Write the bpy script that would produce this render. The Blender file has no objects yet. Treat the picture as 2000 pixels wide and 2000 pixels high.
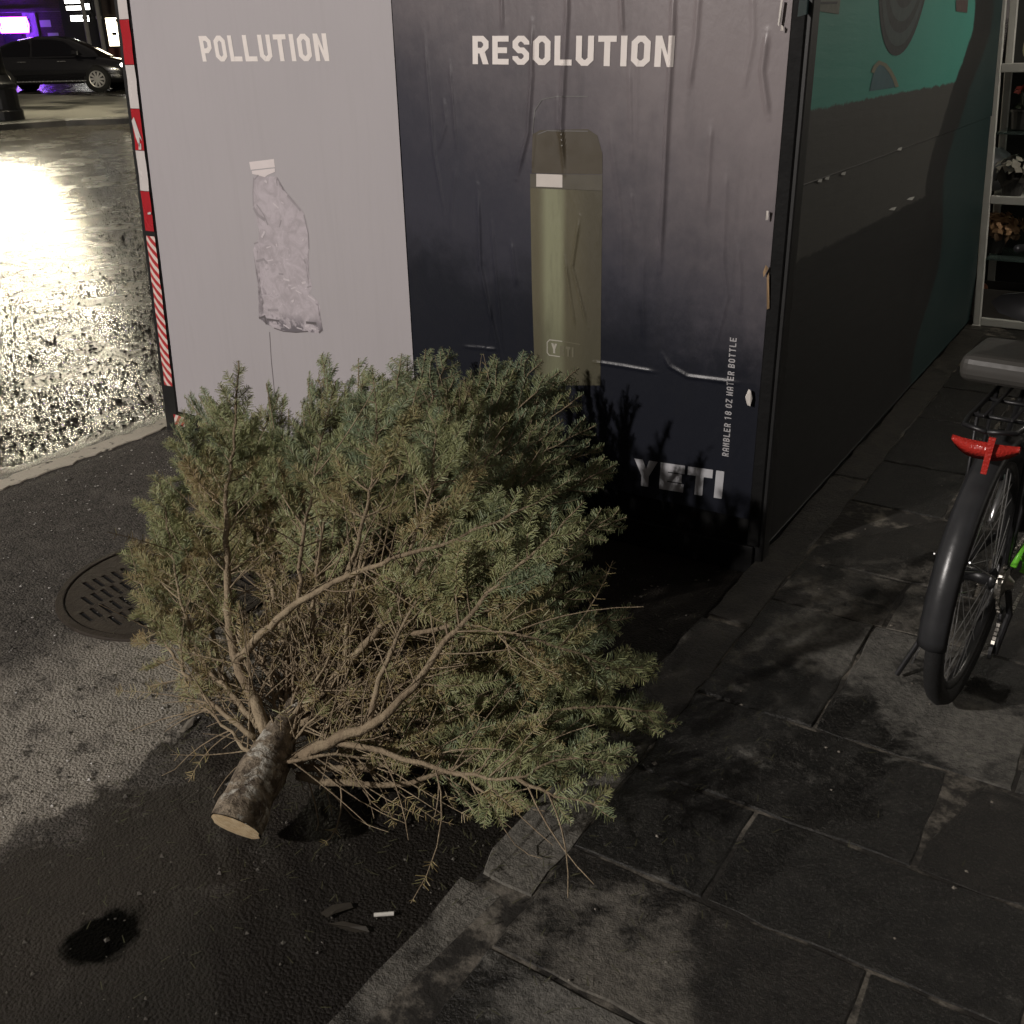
import bpy, bmesh, math, random
import numpy as np
from mathutils import Vector, Matrix

# ------------------------------------------------------------------ camera, world, light, exposure
S = bpy.context.scene
COL = S.collection
F = 2000.0; PITCH = math.radians(24.6); ROLL = math.radians(1.25); YAW = math.radians(33.0); CAMH = 1.6
fw = np.array([-math.sin(YAW)*math.cos(PITCH), math.cos(YAW)*math.cos(PITCH), -math.sin(PITCH)])
rt0 = np.array([math.cos(YAW), math.sin(YAW), 0.0]); up0 = np.cross(rt0, fw)
rt = rt0*math.cos(ROLL) - up0*math.sin(ROLL); up = up0*math.cos(ROLL) + rt0*math.sin(ROLL)
CP = np.array([0, 0, CAMH])
cam = bpy.data.cameras.new('camera'); cam_o = bpy.data.objects.new('camera', cam); COL.objects.link(cam_o)
cam.sensor_width = 36; cam.lens = 36*F/2000; cam.clip_start = .05; cam.clip_end = 500
m = Matrix.Identity(4)
for i in range(3):
    m[i][0] = rt[i]; m[i][1] = up[i]; m[i][2] = -fw[i]; m[i][3] = CP[i]
cam_o.matrix_world = m
S.camera = cam_o

W = bpy.data.worlds.new('World'); S.world = W; W.use_nodes = True
bg = W.node_tree.nodes['Background']
bg.inputs[0].default_value = (.60, .52, .46, 1); bg.inputs[1].default_value = .105      # dim city sky glow
fill_sun = bpy.data.lights.new('fill_sun', 'SUN'); fill_sun.energy = .012; fill_sun.angle = math.radians(10); fill_sun.color = (.8, .86, 1)  # added faint fill light, no moon is seen here
fill_sun_o = bpy.data.objects.new('fill_sun', fill_sun); COL.objects.link(fill_sun_o)
fill_sun_o.rotation_euler = (math.radians(40), 0, math.radians(60))
KEY_POWER = 1480.0      # street lamp on the near pavement, behind the camera
SHOP_FILL = .3               # glow of the added shop windows, out of view
FAR_POWER = 430.0      # street lamp across the road
S.view_settings.view_transform = 'Standard'; S.view_settings.look = 'None'
S.view_settings.exposure = 0; S.view_settings.gamma = 1; S.view_settings.use_curve_mapping = False
S.cycles.use_denoising = True
S.cycles.max_bounces = 6; S.cycles.diffuse_bounces = 3; S.cycles.glossy_bounces = 3
S.cycles.sample_clamp_indirect = 4

# ------------------------------------------------------------------ measuring helpers (photo measurements -> places in the world)
def ray(x, y): return fw + rt*(x-1000)/F + up*(1000-y)/F
def onz(x, y, z=0.0):
    r = ray(x, y); return CP + r*((z-CP[2])/r[2])
def ony(x, y, Y): r = ray(x, y); return CP + r*(Y/r[1])
def onx(x, y, X): r = ray(x, y); return CP + r*(X/r[0])
def dep(x, y, d): return CP + ray(x, y)*d
RN = np.array([-.817, .576])
def gz(x, y):                       # the road climbs gently away from the junction
    s = RN[0]*x + RN[1]*y - 8
    if s <= 0: return 0.0
    return .0032*s*s if s < 3.6 else .0032*3.6*3.6 + .02304*(s-3.6)
def onroad(x, y, dz=0.0):
    r = ray(x, y); lo, hi = .5, 300.0
    for _ in range(60):
        mid = (lo+hi)/2; p = CP + r*mid
        if p[2] > gz(p[0], p[1]) + dz: lo = mid
        else: hi = mid
    return CP + r*lo

# ------------------------------------------------------------------ object helpers
def tag(o, label=None, cat=None, group=None, kind=None):
    if label: o['label'] = label
    if cat: o['category'] = cat
    if group: o['group'] = group
    if kind: o['kind'] = kind
    return o
def empty(name, loc=(0, 0, 0), rz=0):
    o = bpy.data.objects.new(name, None); COL.objects.link(o); o.location = loc; o.rotation_euler = (0, 0, rz)
    o.empty_display_size = .1
    return o
def link(name, me, mat=None, parent=None, smooth=False):
    o = bpy.data.objects.new(name, me); COL.objects.link(o)
    if mat is not None and not me.materials: me.materials.append(mat)
    if parent is not None: o.parent = parent
    if smooth: me.polygons.foreach_set('use_smooth', [True]*len(me.polygons))
    return o
def mesh(name, v, f, mat=None, parent=None, smooth=False):
    me = bpy.data.meshes.new(name); me.from_pydata([tuple(map(float, p)) for p in v], [], f); me.update()
    return link(name, me, mat, parent, smooth)
class MB:
    def __init__(s): s.v = []; s.f = []
    def add(s, v, f):
        n = len(s.v); s.v += [tuple(map(float, p)) for p in v]; s.f += [tuple(i+n for i in q) for q in f]; return s
    def box(s, x0, x1, y0, y1, z0, z1):
        v = [(x, y, z) for z in (z0, z1) for y in (y0, y1) for x in (x0, x1)]
        return s.add(v, [(0, 2, 3, 1), (4, 5, 7, 6), (0, 1, 5, 4), (2, 6, 7, 3), (0, 4, 6, 2), (1, 3, 7, 5)])
    def tube(s, pts, r, n=8, cap=True):
        pts = [np.array(p, float) for p in pts]
        rr = r if hasattr(r, '__len__') else [r]*len(pts)
        V = []; ref = None
        for i, p in enumerate(pts):
            t = pts[min(i+1, len(pts)-1)] - pts[max(i-1, 0)]; t = t/(np.linalg.norm(t)+1e-9)
            if ref is None:
                a = np.array([0, 0, 1.]) if abs(t[2]) < .9 else np.array([1., 0, 0])
                ref = np.cross(t, a); ref /= np.linalg.norm(ref)
            ref = ref - t*(ref@t); ref /= (np.linalg.norm(ref)+1e-9); b = np.cross(t, ref)
            for k in range(n):
                a = 2*math.pi*k/n; V.append(p + rr[i]*(math.cos(a)*ref + math.sin(a)*b))
        Fc = []
        for i in range(len(pts)-1):
            for k in range(n):
                k2 = (k+1) % n; Fc.append((i*n+k, i*n+k2, (i+1)*n+k2, (i+1)*n+k))
        if cap: Fc.append(tuple(range(n-1, -1, -1))); Fc.append(tuple((len(pts)-1)*n+k for k in range(n)))
        return s.add(V, Fc)
    def lathe(s, prof, n=20, c=(0, 0, 0), axis='z'):
        V = []
        for (r, h) in prof:
            for k in range(n):
                a = 2*math.pi*k/n; p = (r*math.cos(a), r*math.sin(a), h)
                if axis == 'x': p = (h, r*math.cos(a), r*math.sin(a))
                if axis == 'y': p = (r*math.cos(a), h, r*math.sin(a))
                V.append((c[0]+p[0], c[1]+p[1], c[2]+p[2]))
        Fc = []
        for i in range(len(prof)-1):
            for k in range(n):
                k2 = (k+1) % n; Fc.append((i*n+k, i*n+k2, (i+1)*n+k2, (i+1)*n+k))
        Fc.append(tuple(range(n-1, -1, -1))); Fc.append(tuple((len(prof)-1)*n+k for k in range(n)))
        return s.add(V, Fc)
    def quad(s, a, b, c, d): return s.add([a, b, c, d], [(0, 1, 2, 3)])
    def build(s, name, mat=None, parent=None, smooth=False, bevel=0, seg=1):
        me = bpy.data.meshes.new(name); me.from_pydata(s.v, [], s.f); me.update()
        bm = bmesh.new(); bm.from_mesh(me)
        if bevel:
            es = [e for e in bm.edges if len(e.link_faces) == 2 and e.calc_face_angle(0) > .5]
            bmesh.ops.bevel(bm, geom=es, offset=bevel, segments=seg, affect='EDGES', profile=.6, clamp_overlap=True)
        bmesh.ops.recalc_face_normals(bm, faces=bm.faces)
        bm.to_mesh(me); bm.free()
        o = link(name, me, mat, parent, smooth)
        return o
def box(name, x0, x1, y0, y1, z0, z1, mat, parent=None, bevel=0, seg=1):
    return MB().box(x0, x1, y0, y1, z0, z1).build(name, mat, parent, bevel=bevel, seg=seg)
def spline(pts, n):
    P = np.array(pts, float)
    if len(P) == 2: return [P[0]+(P[1]-P[0])*t for t in np.linspace(0, 1, n)]
    Q = np.vstack([2*P[0]-P[1], P, 2*P[-1]-P[-2]]); d = np.r_[0, np.cumsum(np.linalg.norm(np.diff(P, axis=0), axis=1))]
    out = []
    for t in np.linspace(0, d[-1], n):
        i = min(max(np.searchsorted(d, t, 'right')-1, 0), len(P)-2); u = (t-d[i])/(d[i+1]-d[i]+1e-9)
        a, b, c, e = Q[i], Q[i+1], Q[i+2], Q[i+3]
        out.append(.5*((2*b)+(c-a)*u+(2*a-5*b+4*c-e)*u*u+(3*b-a-3*c+e)*u**3))
    return out

# ------------------------------------------------------------------ materials
class NT:
    def __init__(s, name):
        s.m = bpy.data.materials.new(name); s.m.use_nodes = True; s.t = s.m.node_tree; s.n = s.t.nodes
        s.b = s.n['Principled BSDF']; s.geo = None
    def pos(s):
        if s.geo is None: s.geo = s.n.new('ShaderNodeNewGeometry')
        return s.geo.outputs['Position']
    def obj(s): return s.n.new('ShaderNodeTexCoord').outputs['Object']
    def put(s, sock, v):
        if hasattr(v, 'is_linked') or hasattr(v, 'links'): s.t.links.new(v, sock)
        else: sock.default_value = v
    def noise(s, scale, detail=4, rough=.55, vec=None, dist=0.0):
        x = s.n.new('ShaderNodeTexNoise'); x.inputs['Scale'].default_value = scale; x.inputs['Detail'].default_value = detail
        x.inputs['Roughness'].default_value = rough; x.inputs['Distortion'].default_value = dist
        s.t.links.new(vec if vec is not None else s.pos(), x.inputs['Vector']); return x.outputs['Fac']
    def vor(s, scale, out='Distance', vec=None, feat='F1'):
        x = s.n.new('ShaderNodeTexVoronoi'); x.feature = feat; x.inputs['Scale'].default_value = scale
        s.t.links.new(vec if vec is not None else s.pos(), x.inputs['Vector']); return x.outputs[out]
    def math(s, op, a, b=0.0, c=0.0, clamp=False):
        x = s.n.new('ShaderNodeMath'); x.operation = op; x.use_clamp = clamp
        s.put(x.inputs[0], a); s.put(x.inputs[1], b); s.put(x.inputs[2], c); return x.outputs[0]
    def step(s, v, a, b):
        x = s.n.new('ShaderNodeMapRange'); x.interpolation_type = 'SMOOTHSTEP'
        s.put(x.inputs[0], v); x.inputs[1].default_value = a; x.inputs[2].default_value = b; return x.outputs[0]
    def mix(s, f, a, b):
        x = s.n.new('ShaderNodeMix'); x.data_type = 'RGBA'; s.put(x.inputs[0], f)
        for k, v in ((6, a), (7, b)): s.put(x.inputs[k], v if hasattr(v, 'links') else (*v[:3], 1))
        return x.outputs[2]
    def mixf(s, f, a, b):
        x = s.n.new('ShaderNodeMix'); x.data_type = 'FLOAT'; s.put(x.inputs[0], f); s.put(x.inputs[2], a); s.put(x.inputs[3], b)
        return x.outputs[0]
    def xyz(s, v=None):
        x = s.n.new('ShaderNodeSeparateXYZ'); s.t.links.new(v if v is not None else s.pos(), x.inputs[0]); return x.outputs
    def scaled(s, sc, v=None):
        x = s.n.new('ShaderNodeVectorMath'); x.operation = 'MULTIPLY'; s.t.links.new(v if v is not None else s.pos(), x.inputs[0])
        x.inputs[1].default_value = sc; return x.outputs[0]
    def attr(s, name):
        x = s.n.new('ShaderNodeAttribute'); x.attribute_name = name; return x.outputs['Fac']
    def col(s, v): s.put(s.b.inputs['Base Color'], v if hasattr(v, 'links') else (*v[:3], 1)); return s
    def rough(s, v): s.put(s.b.inputs['Roughness'], v); return s
    def set(s, **k):
        for a, v in k.items(): s.put(s.b.inputs[a.replace('_', ' ')], v)
        return s
    def bump(s, h, strength=.5, dist=.01):
        x = s.n.new('ShaderNodeBump'); s.put(x.inputs['Strength'], strength); x.inputs['Distance'].default_value = dist
        s.t.links.new(h, x.inputs['Height']); s.t.links.new(x.outputs[0], s.b.inputs['Normal']); return s
def plain(name, c, rough=.5, metal=0, var=.25, scale=20, spec=None, bump=0):
    t = NT(name); n = t.noise(scale, 5)
    t.col(t.mix(n, [x*(1-var) for x in c], [min(1, x*(1+var)) for x in c])); t.rough(t.mixf(t.noise(scale*1.7, 3), max(.05, rough-.1), min(1, rough+.12)))
    t.set(Metallic=metal)
    if spec is not None: t.set(Specular_IOR_Level=spec)
    if bump: t.bump(t.noise(scale*4, 4), bump, .004)
    return t.m
def glow(name, c, strength):
    t = NT(name); t.col((.02, .02, .02)); t.b.inputs['Emission Color'].default_value = (*c, 1); t.b.inputs['Emission Strength'].default_value = strength
    return t.m

M = {}
# asphalt: dry dusty strip, wet gutter along the kerb, wet carriageway beyond the painted line
t = NT('asphalt'); X, Y, Z = t.xyz()
n1 = t.noise(2.3, 5); n2 = t.noise(9, 6, .65); n3 = t.noise(45, 4); agg = t.vor(135); agc = t.vor(135, 'Color')
wob = t.math('MULTIPLY_ADD', t.math('SUBTRACT', n2, .5), .46, t.math('MULTIPLY', t.math('SUBTRACT', n1, .5), .35))
gx = t.math('ADD', X, wob)
gut = t.step(gx, -1.92, -1.86)
dry_spots = t.step(t.noise(4.6, 6, .72, dist=.5), .53, .60)
gutw = t.math('MULTIPLY', gut, t.math('SUBTRACT', 1.0, t.math('MULTIPLY', t.math('MULTIPLY', dry_spots, t.math('SUBTRACT', 1.0, t.step(gx, -1.65, -1.35))), .75)))
dust = t.math('MULTIPLY', t.step(gx, -2.75, -2.30), t.math('SUBTRACT', 1.0, gut))
road = t.math('SUBTRACT', 1.0, t.step(gx, -4.1, -3.6))
crumb = t.step(t.noise(14, 6, .75), .56, .66)
aggv = t.xyz(agc)[0]
dark = t.mix(aggv, (.026, .023, .020), (.115, .104, .09)); dark = t.mix(t.step(n2, .45, .75), dark, (.125, .113, .097))
dusty = t.mix(n3, (.25, .228, .192), (.38, .35, .298)); dusty = t.mix(crumb, dusty, (.065, .058, .048))
c = t.mix(t.math('MULTIPLY', dust, t.step(n2, .25, .5)), dark, dusty)
wetc = t.mix(n2, (.012, .010, .0075), (.040, .033, .026)); wetc = t.mix(t.math('MULTIPLY', aggv, .35), wetc, (.035, .03, .024)); wetc = t.mix(t.math('MULTIPLY', t.step(gx, -1.62, -1.25), .75), wetc, (.006, .005, .004))
c = t.mix(t.math('MULTIPLY', gutw, .95), c, wetc)
c = t.mix(road, c, t.mix(aggv, (.04, .036, .03), (.10, .092, .076)))
sx = t.math('ADD', X, 1.52); sy = t.math('ADD', Y, -.81)
spot = t.math('SQRT', t.math('ADD', t.math('MULTIPLY', t.math('MULTIPLY', sx, sx), 1.6), t.math('MULTIPLY', sy, sy)))
spot = t.math('SUBTRACT', 1.0, t.step(t.math('ADD', spot, t.math('MULTIPLY', t.math('SUBTRACT', n2, .5), .13)), .068, .098))
c = t.mix(spot, c, (.0015, .0013, .001))
t.col(c)
r = t.mixf(gutw, .85, .55); r = t.mixf(road, r, t.mixf(t.step(n1, .35, .65), .19, .29)); t.rough(r)
t.put(t.b.inputs['Specular IOR Level'], t.mixf(spot, t.mixf(road, t.mixf(gutw, .35, .2), .6), .02))
fine = t.noise(150, 4, .7); coarse = t.math('MULTIPLY', t.math('POWER', t.vor(105), .8), -1.0)
h = t.math('ADD', t.math('MULTIPLY', t.math('POWER', agg, .7), -.8), t.math('MULTIPLY', fine, .9)); h = t.math('ADD', h, t.math('MULTIPLY', t.math('MULTIPLY', crumb, dust), -.9))
h = t.mixf(road, h, t.math('ADD', coarse, t.math('MULTIPLY', fine, .35)))
t.bump(h, t.mixf(road, t.mixf(gutw, 1.0, .62), .24), .008); M['asphalt'] = t.m
# line paint
t = NT('line_paint'); w = t.step(t.noise(22, 6, .7), .56, .66); n = t.noise(5, 4)
t.col(t.mix(w, t.mix(n, (.46, .42, .34), (.6, .56, .46)), (.06, .055, .045))); t.rough(.8); t.bump(t.noise(80, 4), .5, .004); M['line'] = t.m
# bluestone: wet dark with drying patches
def stone(name, dry, wet, bx):
    t = NT(name); X, Y, Z = t.xyz(); n1 = t.noise(3.1, 6, .68, dist=.5); n2 = t.noise(16, 6, .7); n3 = t.noise(70, 4)
    def blob(x, y, rx, ry):
        dx = t.math('DIVIDE', t.math('ADD', X, -x), rx); dy = t.math('DIVIDE', t.math('ADD', Y, -y), ry)
        return t.math('SUBTRACT', 1.0, t.math('SQRT', t.math('ADD', t.math('MULTIPLY', dx, dx), t.math('MULTIPLY', dy, dy))), clamp=True)
    b = None
    for q in bx:
        k = blob(*q); b = k if b is None else t.math('ADD', b, k)
    d = t.math('ADD', n1, t.math('MULTIPLY', t.math('SUBTRACT', n2, .5), .5))
    if b is not None: d = t.math('ADD', d, t.math('MULTIPLY', b, .36))
    d = t.step(d, .60, .80)
    t.col(t.mix(d, t.mix(t.step(n2, .3, .7), [x*.45 for x in wet], [x*1.7 for x in wet]), t.mix(t.step(n3, .3, .7), t.mix(n2, [x*.45 for x in dry], [x*1.1 for x in dry]), [x*1.45 for x in dry])))
    t.col(t.mix(t.math('MULTIPLY', t.step(t.noise(190, 3, .7), .5, .72), t.mixf(d, .35, .6)), t.b.inputs['Base Color'].links[0].from_socket, [x*1.6 for x in dry])); t.rough(t.mixf(d, .45, .88)); t.bump(t.math('ADD', t.math('MULTIPLY', n2, .9), t.math('MULTIPLY', t.noise(130, 4, .7), .45)), .9, .012)
    return t.m
BL = [(-.55, 2.62, .55, .62), (-.62, 1.18, .35, .42), (-.1, 2.35, .4, .3)]
M['slab'] = stone('bluestone', (.108, .103, .09), (.0095, .009, .0075), BL)
M['slab_b'] = stone('bluestone_brown', (.10, .092, .077), (.011, .0098, .008), BL)
M['kerb'] = stone('kerb_granite', (.115, .108, .092), (.03, .027, .022), [(-.88, 1.35, .6, .75)])
t = NT('mortar'); n = t.noise(9, 6, .7); t.col(t.mix(t.step(n, .46, .64), (.016, .014, .011), (.15, .135, .11))); t.rough(.9); t.bump(t.noise(60, 5), .8, .006); M['mortar'] = t.m
M['far_walk'] = None
t = NT('far_concrete'); n = t.noise(.8, 4); t.col(t.mix(t.step(n, .4, .6), (.05, .05, .045), (.24, .23, .2))); t.rough(t.mixf(t.step(n, .4, .6), .3, .6)); t.bump(t.noise(30, 4), .3, .01); M['far_walk'] = t.m
M['iron'] = plain('cast_iron', (.036, .028, .021), .65, .1, .6, 25, spec=.2, bump=.8)
M['black'] = plain('black_paint', (.012, .012, .012), .45, 0, .4, 15)
M['blackwood'] = plain('black_plywood', (.008, .008, .008), .6, 0, .5, 12, spec=.15, bump=.4)
M['shade_black'] = plain('painted_shade', (.004, .004, .004), .9, 0, .2, 10)  # near-black colour for shade painted into openings

# ------------------------------------------------------------------ road
def grid_road():
    ss = [-60, -20, -8, 0, 4, 8, 8.6, 9.2, 9.8, 10.4, 11, 11.6, 14, 20, 30, 45, 80, 220]; tt = [-220, -90, -40, -15, -5, 0, 5, 15, 40, 90, 220]
    T = np.array([RN[1], -RN[0]]); v = []; f = []
    for s_ in ss:
        for t_ in tt:
            p = RN*s_ + T*t_; v.append((p[0], p[1], gz(p[0], p[1])))
    n = len(tt)
    for i in range(len(ss)-1):
        for j in range(n-1): f.append((i*n+j, i*n+j+1, (i+1)*n+j+1, (i+1)*n+j))
    o = mesh('road', v, f, M['asphalt']); bm = bmesh.new(); bm.from_mesh(o.data); bmesh.ops.recalc_face_normals(bm, faces=bm.faces)
    for fc in bm.faces:
        if fc.normal.z < 0: fc.normal_flip()
    bm.to_mesh(o.data); bm.free()
    return tag(o, kind='structure')
road = grid_road()
# painted line at the edge of the parking lane (thick, worn edges)
rng = np.random.default_rng(5)
def worn_strip(name, x0, x1, y0, y1, z, mat, step=.04, wob=.008, th=.004):
    ys = np.arange(y0, y1, step); a = rng.normal(0, wob, len(ys)); b = rng.normal(0, wob, len(ys)); v = []; f = []
    for i, y in enumerate(ys):
        v += [(x0+a[i], y, z-th), (x0+a[i]+.004, y, z), (x1+b[i]-.004, y, z), (x1+b[i], y, z-th)]
        if i:
            k = 4*i
            for j in range(3): f.append((k-4+j, k-3+j, k+1+j, k+j))
    return mesh(name, v, f, mat)
tag(worn_strip('lane_line', -3.905, -3.80, -4, 7.9, .006, M['line']), 'worn white painted line on the asphalt beside the shed', kind='structure')

# ------------------------------------------------------------------ kerb and pavement
WZ = .05
kerb = box('kerb', -.945, -.821, -4, 24, -.06, .0462, M['mortar']); tag(kerb, kind='structure')
def stone_block(name, poly, z0, z1, mat, parent, bev=.008, tilt=(0, 0)):
    n = len(poly); c = np.mean(np.array(poly), axis=0)
    def zz(p): return z1 + tilt[0]*(p[0]-c[0]) + tilt[1]*(p[1]-c[1])
    inner = []
    for i in range(n):
        p = np.array(poly[i]); d = c-p; d = d/(np.linalg.norm(d)+1e-9); inner.append(p+d*bev*1.3)
    v = [(p[0], p[1], z0) for p in poly] + [(p[0], p[1], zz(p)-bev) for p in poly] + [(p[0], p[1], zz(p)) for p in inner]
    f = []
    for i in range(n):
        j = (i+1) % n; f += [(i, j, n+j, n+i), (n+i, n+j, 2*n+j, 2*n+i)]
    f.append(tuple(2*n+i for i in range(n)))
    return mesh(name, v, f, mat, parent)
def rough_rect(x0, x1, y0, y1, amp, step=.07):
    out = []
    def side(a, b):
        a = np.array(a); b = np.array(b); L = np.linalg.norm(b-a); k = max(2, int(L/step)); nrm = np.array([-(b-a)[1], (b-a)[0]])/L
        for i in range(k): out.append(tuple(a+(b-a)*i/k + nrm*rng.normal(0, amp)*(1 if i else .6)))
    side((x0, y0), (x1, y0)); side((x1, y0), (x1, y1)); side((x1, y1), (x0, y1)); side((x0, y1), (x0, y0))
    return out
for i, (a, b, dx, dz) in enumerate([(-1.2, .2, .0, .0), (.212, 1.286, -.02, -.004), (1.298, 2.5, -.008, .0), (2.512, 3.75, 0, 0), (3.762, 5.0, .004, .002), (5.012, 6.3, 0, -.002), (6.312, 7.6, 0, 0), (7.61, 9, 0, 0)]):
    poly = rough_rect(-.952+dx, -.8225, a, b, .0035)
    if abs(a-1.298) < .001: poly = [(p[0]+(.02 if p[1] < 1.31 and p[0] < -.9 else 0), p[1]) for p in poly]
    stone_block('kerb_stone', poly, -.05, WZ+dz, M['kerb'], kerb, .008, (rng.normal(0, .008), rng.normal(0, .001)))
walk = box('pavement', -.82, 12, -4, 30, -.06, .0472, M['mortar']); tag(walk, kind='structure')
rows = [(.25, .56, [-.35, .2]), (.56, .86, [-.6, -.1, .5]), (.86, 1.157, [-.42, .1, .6]), (1.157, 1.472, [-.2, .42]), (1.472, 1.775, [-.525, .05, .55]), (1.775, 2.13, [-.195, .4]),
        (2.13, 2.70, [-.512, -.06, .45]), (2.70, 3.01, [-.487, .0, .5]), (3.01, 3.55, [-.3, .3]), (3.55, 4.0, [-.5, .1, .6]), (4.0, 4.6, [-.25, .35]), (4.6, 5.1, [-.5, 0, .5]), (5.1, 5.7, [-.3, .3]), (5.7, 6.2, [-.5, .1]), (6.2, 6.8, [-.2, .4]), (6.8, 7.4, [-.5, .2])]
for (a, b, xs) in rows:
    xs = [-.8235] + xs + [1.1]
    for x0, x1 in zip(xs[:-1], xs[1:]):
        g = .0042
        stone_block('paving_slab', rough_rect(x0+g, x1-g, a+g, b-g, .0032, .06), .0, WZ+rng.normal(0, .0012), M['slab'] if rng.random() < .6 else M['slab_b'], walk, .0035, (rng.normal(0, .005), rng.normal(0, .005)))

# manhole cover: a real pierced grating in its frame
MC = onz(338, 1140); MR = .355
def manhole():
    root = empty('manhole_cover', (MC[0], MC[1], 0))
    tag(root, 'round slotted iron manhole cover in the asphalt beside the fallen tree', 'manhole cover')
    cu = bpy.data.curves.new('cover_plate', 'CURVE'); cu.dimensions = '2D'; cu.fill_mode = 'BOTH'; cu.extrude = .0125
    def loop(pts):
        sp = cu.splines.new('POLY'); sp.points.add(len(pts)-1); sp.use_cyclic_u = True
        for p, q in zip(sp.points, pts): p.co = (q[0], q[1], 0, 1)
    loop([(MR*.93*math.cos(a), MR*.93*math.sin(a)) for a in np.linspace(0, 2*math.pi, 64, False)])
    d = onz(308+37, 1090+22)-onz(308, 1090); ang = math.atan2(d[1], d[0]); ca, sa = math.cos(ang), math.sin(ang)
    for cx in np.arange(-3, 4)*.092:
        k = round(cx/.092)
        for cy in np.arange(-9, 10)*.033 + (.0165 if k % 2 else 0):
            if math.hypot(abs(cx)+.036, abs(cy)+.006) > MR*.88: continue
            a, b = .037, .0074; q = [(cx-a, cy-b), (cx+a, cy-b), (cx+a, cy+b), (cx-a, cy+b)]
            loop([(x*ca-y*sa, x*sa+y*ca) for x, y in q])
    tmp = bpy.data.objects.new('tmp_cover', cu); COL.objects.link(tmp)
    dg = bpy.context.evaluated_depsgraph_get(); me = bpy.data.meshes.new_from_object(tmp.evaluated_get(dg)); bpy.data.objects.remove(tmp)
    me.name = 'cover_plate'; me.materials.clear(); o = link('cover_plate', me, M['iron'], root); o.location = (0, 0, .0)
    b = MB().lathe([(MR*.945, -.01), (MR*.945, .007), (MR*.955, .009), (MR*1.01, .008), (MR*1.02, .003), (MR*1.02, -.01)], 64); b.f = b.f[:-2]
    b.build('frame_ring', M['iron'], root, smooth=False)
    pit_shade_disc = MB().lathe([(MR*.9, -.0), (MR*.9, .0012)], 48); pit_shade_disc.build('pit_shade_disc', M['shade_black'], root)  # near-black disc stands for the shade below the slots
    o.location.z = -.0065; o.scale.z = 1.0
    return root
manhole()

# ------------------------------------------------------------------ dining shed with posters
FY = 2.92; SX = -.955; TOP = 2.45
def xl(z): return -3.70 + (z-.1)*.0655        # the left post leans a little
M['grey_wall'] = None
t = NT('grey_poster_print'); X, Y, Z = t.xyz(); n = t.noise(1.7, 4); st = t.noise(7, 4, .6, t.scaled((6, 1, .35)))
g = t.mix(n, (.405, .380, .392), (.45, .422, .436)); g = t.mix(t.math('MULTIPLY', t.step(st, .45, .8), .35), g, (.385, .36, .368))
t.col(g); t.rough(.55); t.bump(t.noise(5, 4, .6, t.scaled((5, 1, .5))), .25, .01); M['grey_print'] = t.m
t = NT('dark_poster_print'); X, Y, Z = t.xyz()
n = t.noise(2.2, 5, .6); n2 = t.noise(11, 6, .7); n3 = t.noise(4, 5, .6, t.scaled((3, 1, .6)))
hx = t.math('MULTIPLY', t.math('ADD', X, 2.32), .75); hh = t.math('ADD', Z, t.math('MULTIPLY', t.math('SUBTRACT', hx, .5), .22))
hh = t.math('ADD', hh, t.math('MULTIPLY', t.math('SUBTRACT', n, .5), .35)); hh = t.math('ADD', hh, t.math('MULTIPLY', t.math('SUBTRACT', n2, .5), .34))
c = t.mix(t.step(hh, .70, 1.0), (.012, .0135, .020), (.042, .042, .056))
c = t.mix(t.step(t.math('ADD', hh, t.math('MULTIPLY', hx, .55)), 1.2, 2.2), c, (.235, .205, .208))
c = t.mix(t.math('MULTIPLY', t.step(n3, .5, .75), .45), c, t.mix(.5, c, (.02, .02, .024)))
t.col(c); t.rough(.36); t.set(Specular_IOR_Level=.35); t.bump(t.noise(6, 6, .65, t.scaled((2.2, 1, 1.0))), .22, .012); M['dark_print'] = t.m
t = NT('letter_white'); t.col(t.mix(t.noise(30, 5), (.80, .735, .69), (.9, .84, .80))); t.rough(.6); M['letter'] = t.m
M['letter_dim'] = plain('letter_grey', (.42, .41, .42), .6, 0, .15, 40)
shed = empty('dining_shed', ((-3.7-.955)/2, FY+1.9, 0))
tag(shed, 'boxy black curbside dining shed wrapped in a grey and a navy poster', 'shed')
def inv(o):
    o.matrix_parent_inverse = Matrix.Translation(-shed.location); return o
SB = 5.6
def yend(z): return 6.56-.43*z
def leaning(name, x0, x1, y0, z0, z1, mat, y1=None):
    v = []
    for z in (z0, z1):
        e = yend(z) if y1 is None else yend(z)-y1; a_ = y0 if y0 is not None else yend(z)-.05
        v += [(x0, a_, z), (x1, a_, z), (x1, e, z), (x0, e, z)]
    inv(MB().add(v, [(0, 1, 2, 3), (4, 5, 6, 7), (0, 1, 5, 4), (1, 2, 6, 5), (2, 3, 7, 6), (3, 0, 4, 7)]).build(name, mat, shed, bevel=.002))
for nm, a in (('front_wall', (-3.69, SX-.012, FY+.012, FY+.06, .0, TOP)), ('left_wall', (-3.75, -3.69, FY+.06, SB, .03, TOP)), ('floor_deck', (-3.69, SX-.05, FY+.07, SB-.06, .03, .12)), ('roof', (-3.85, SX+.1, FY-.1, SB+.1, TOP+.003, TOP+.1))):
    inv(box(nm, *a, M['blackwood'], shed, .004))
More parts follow.
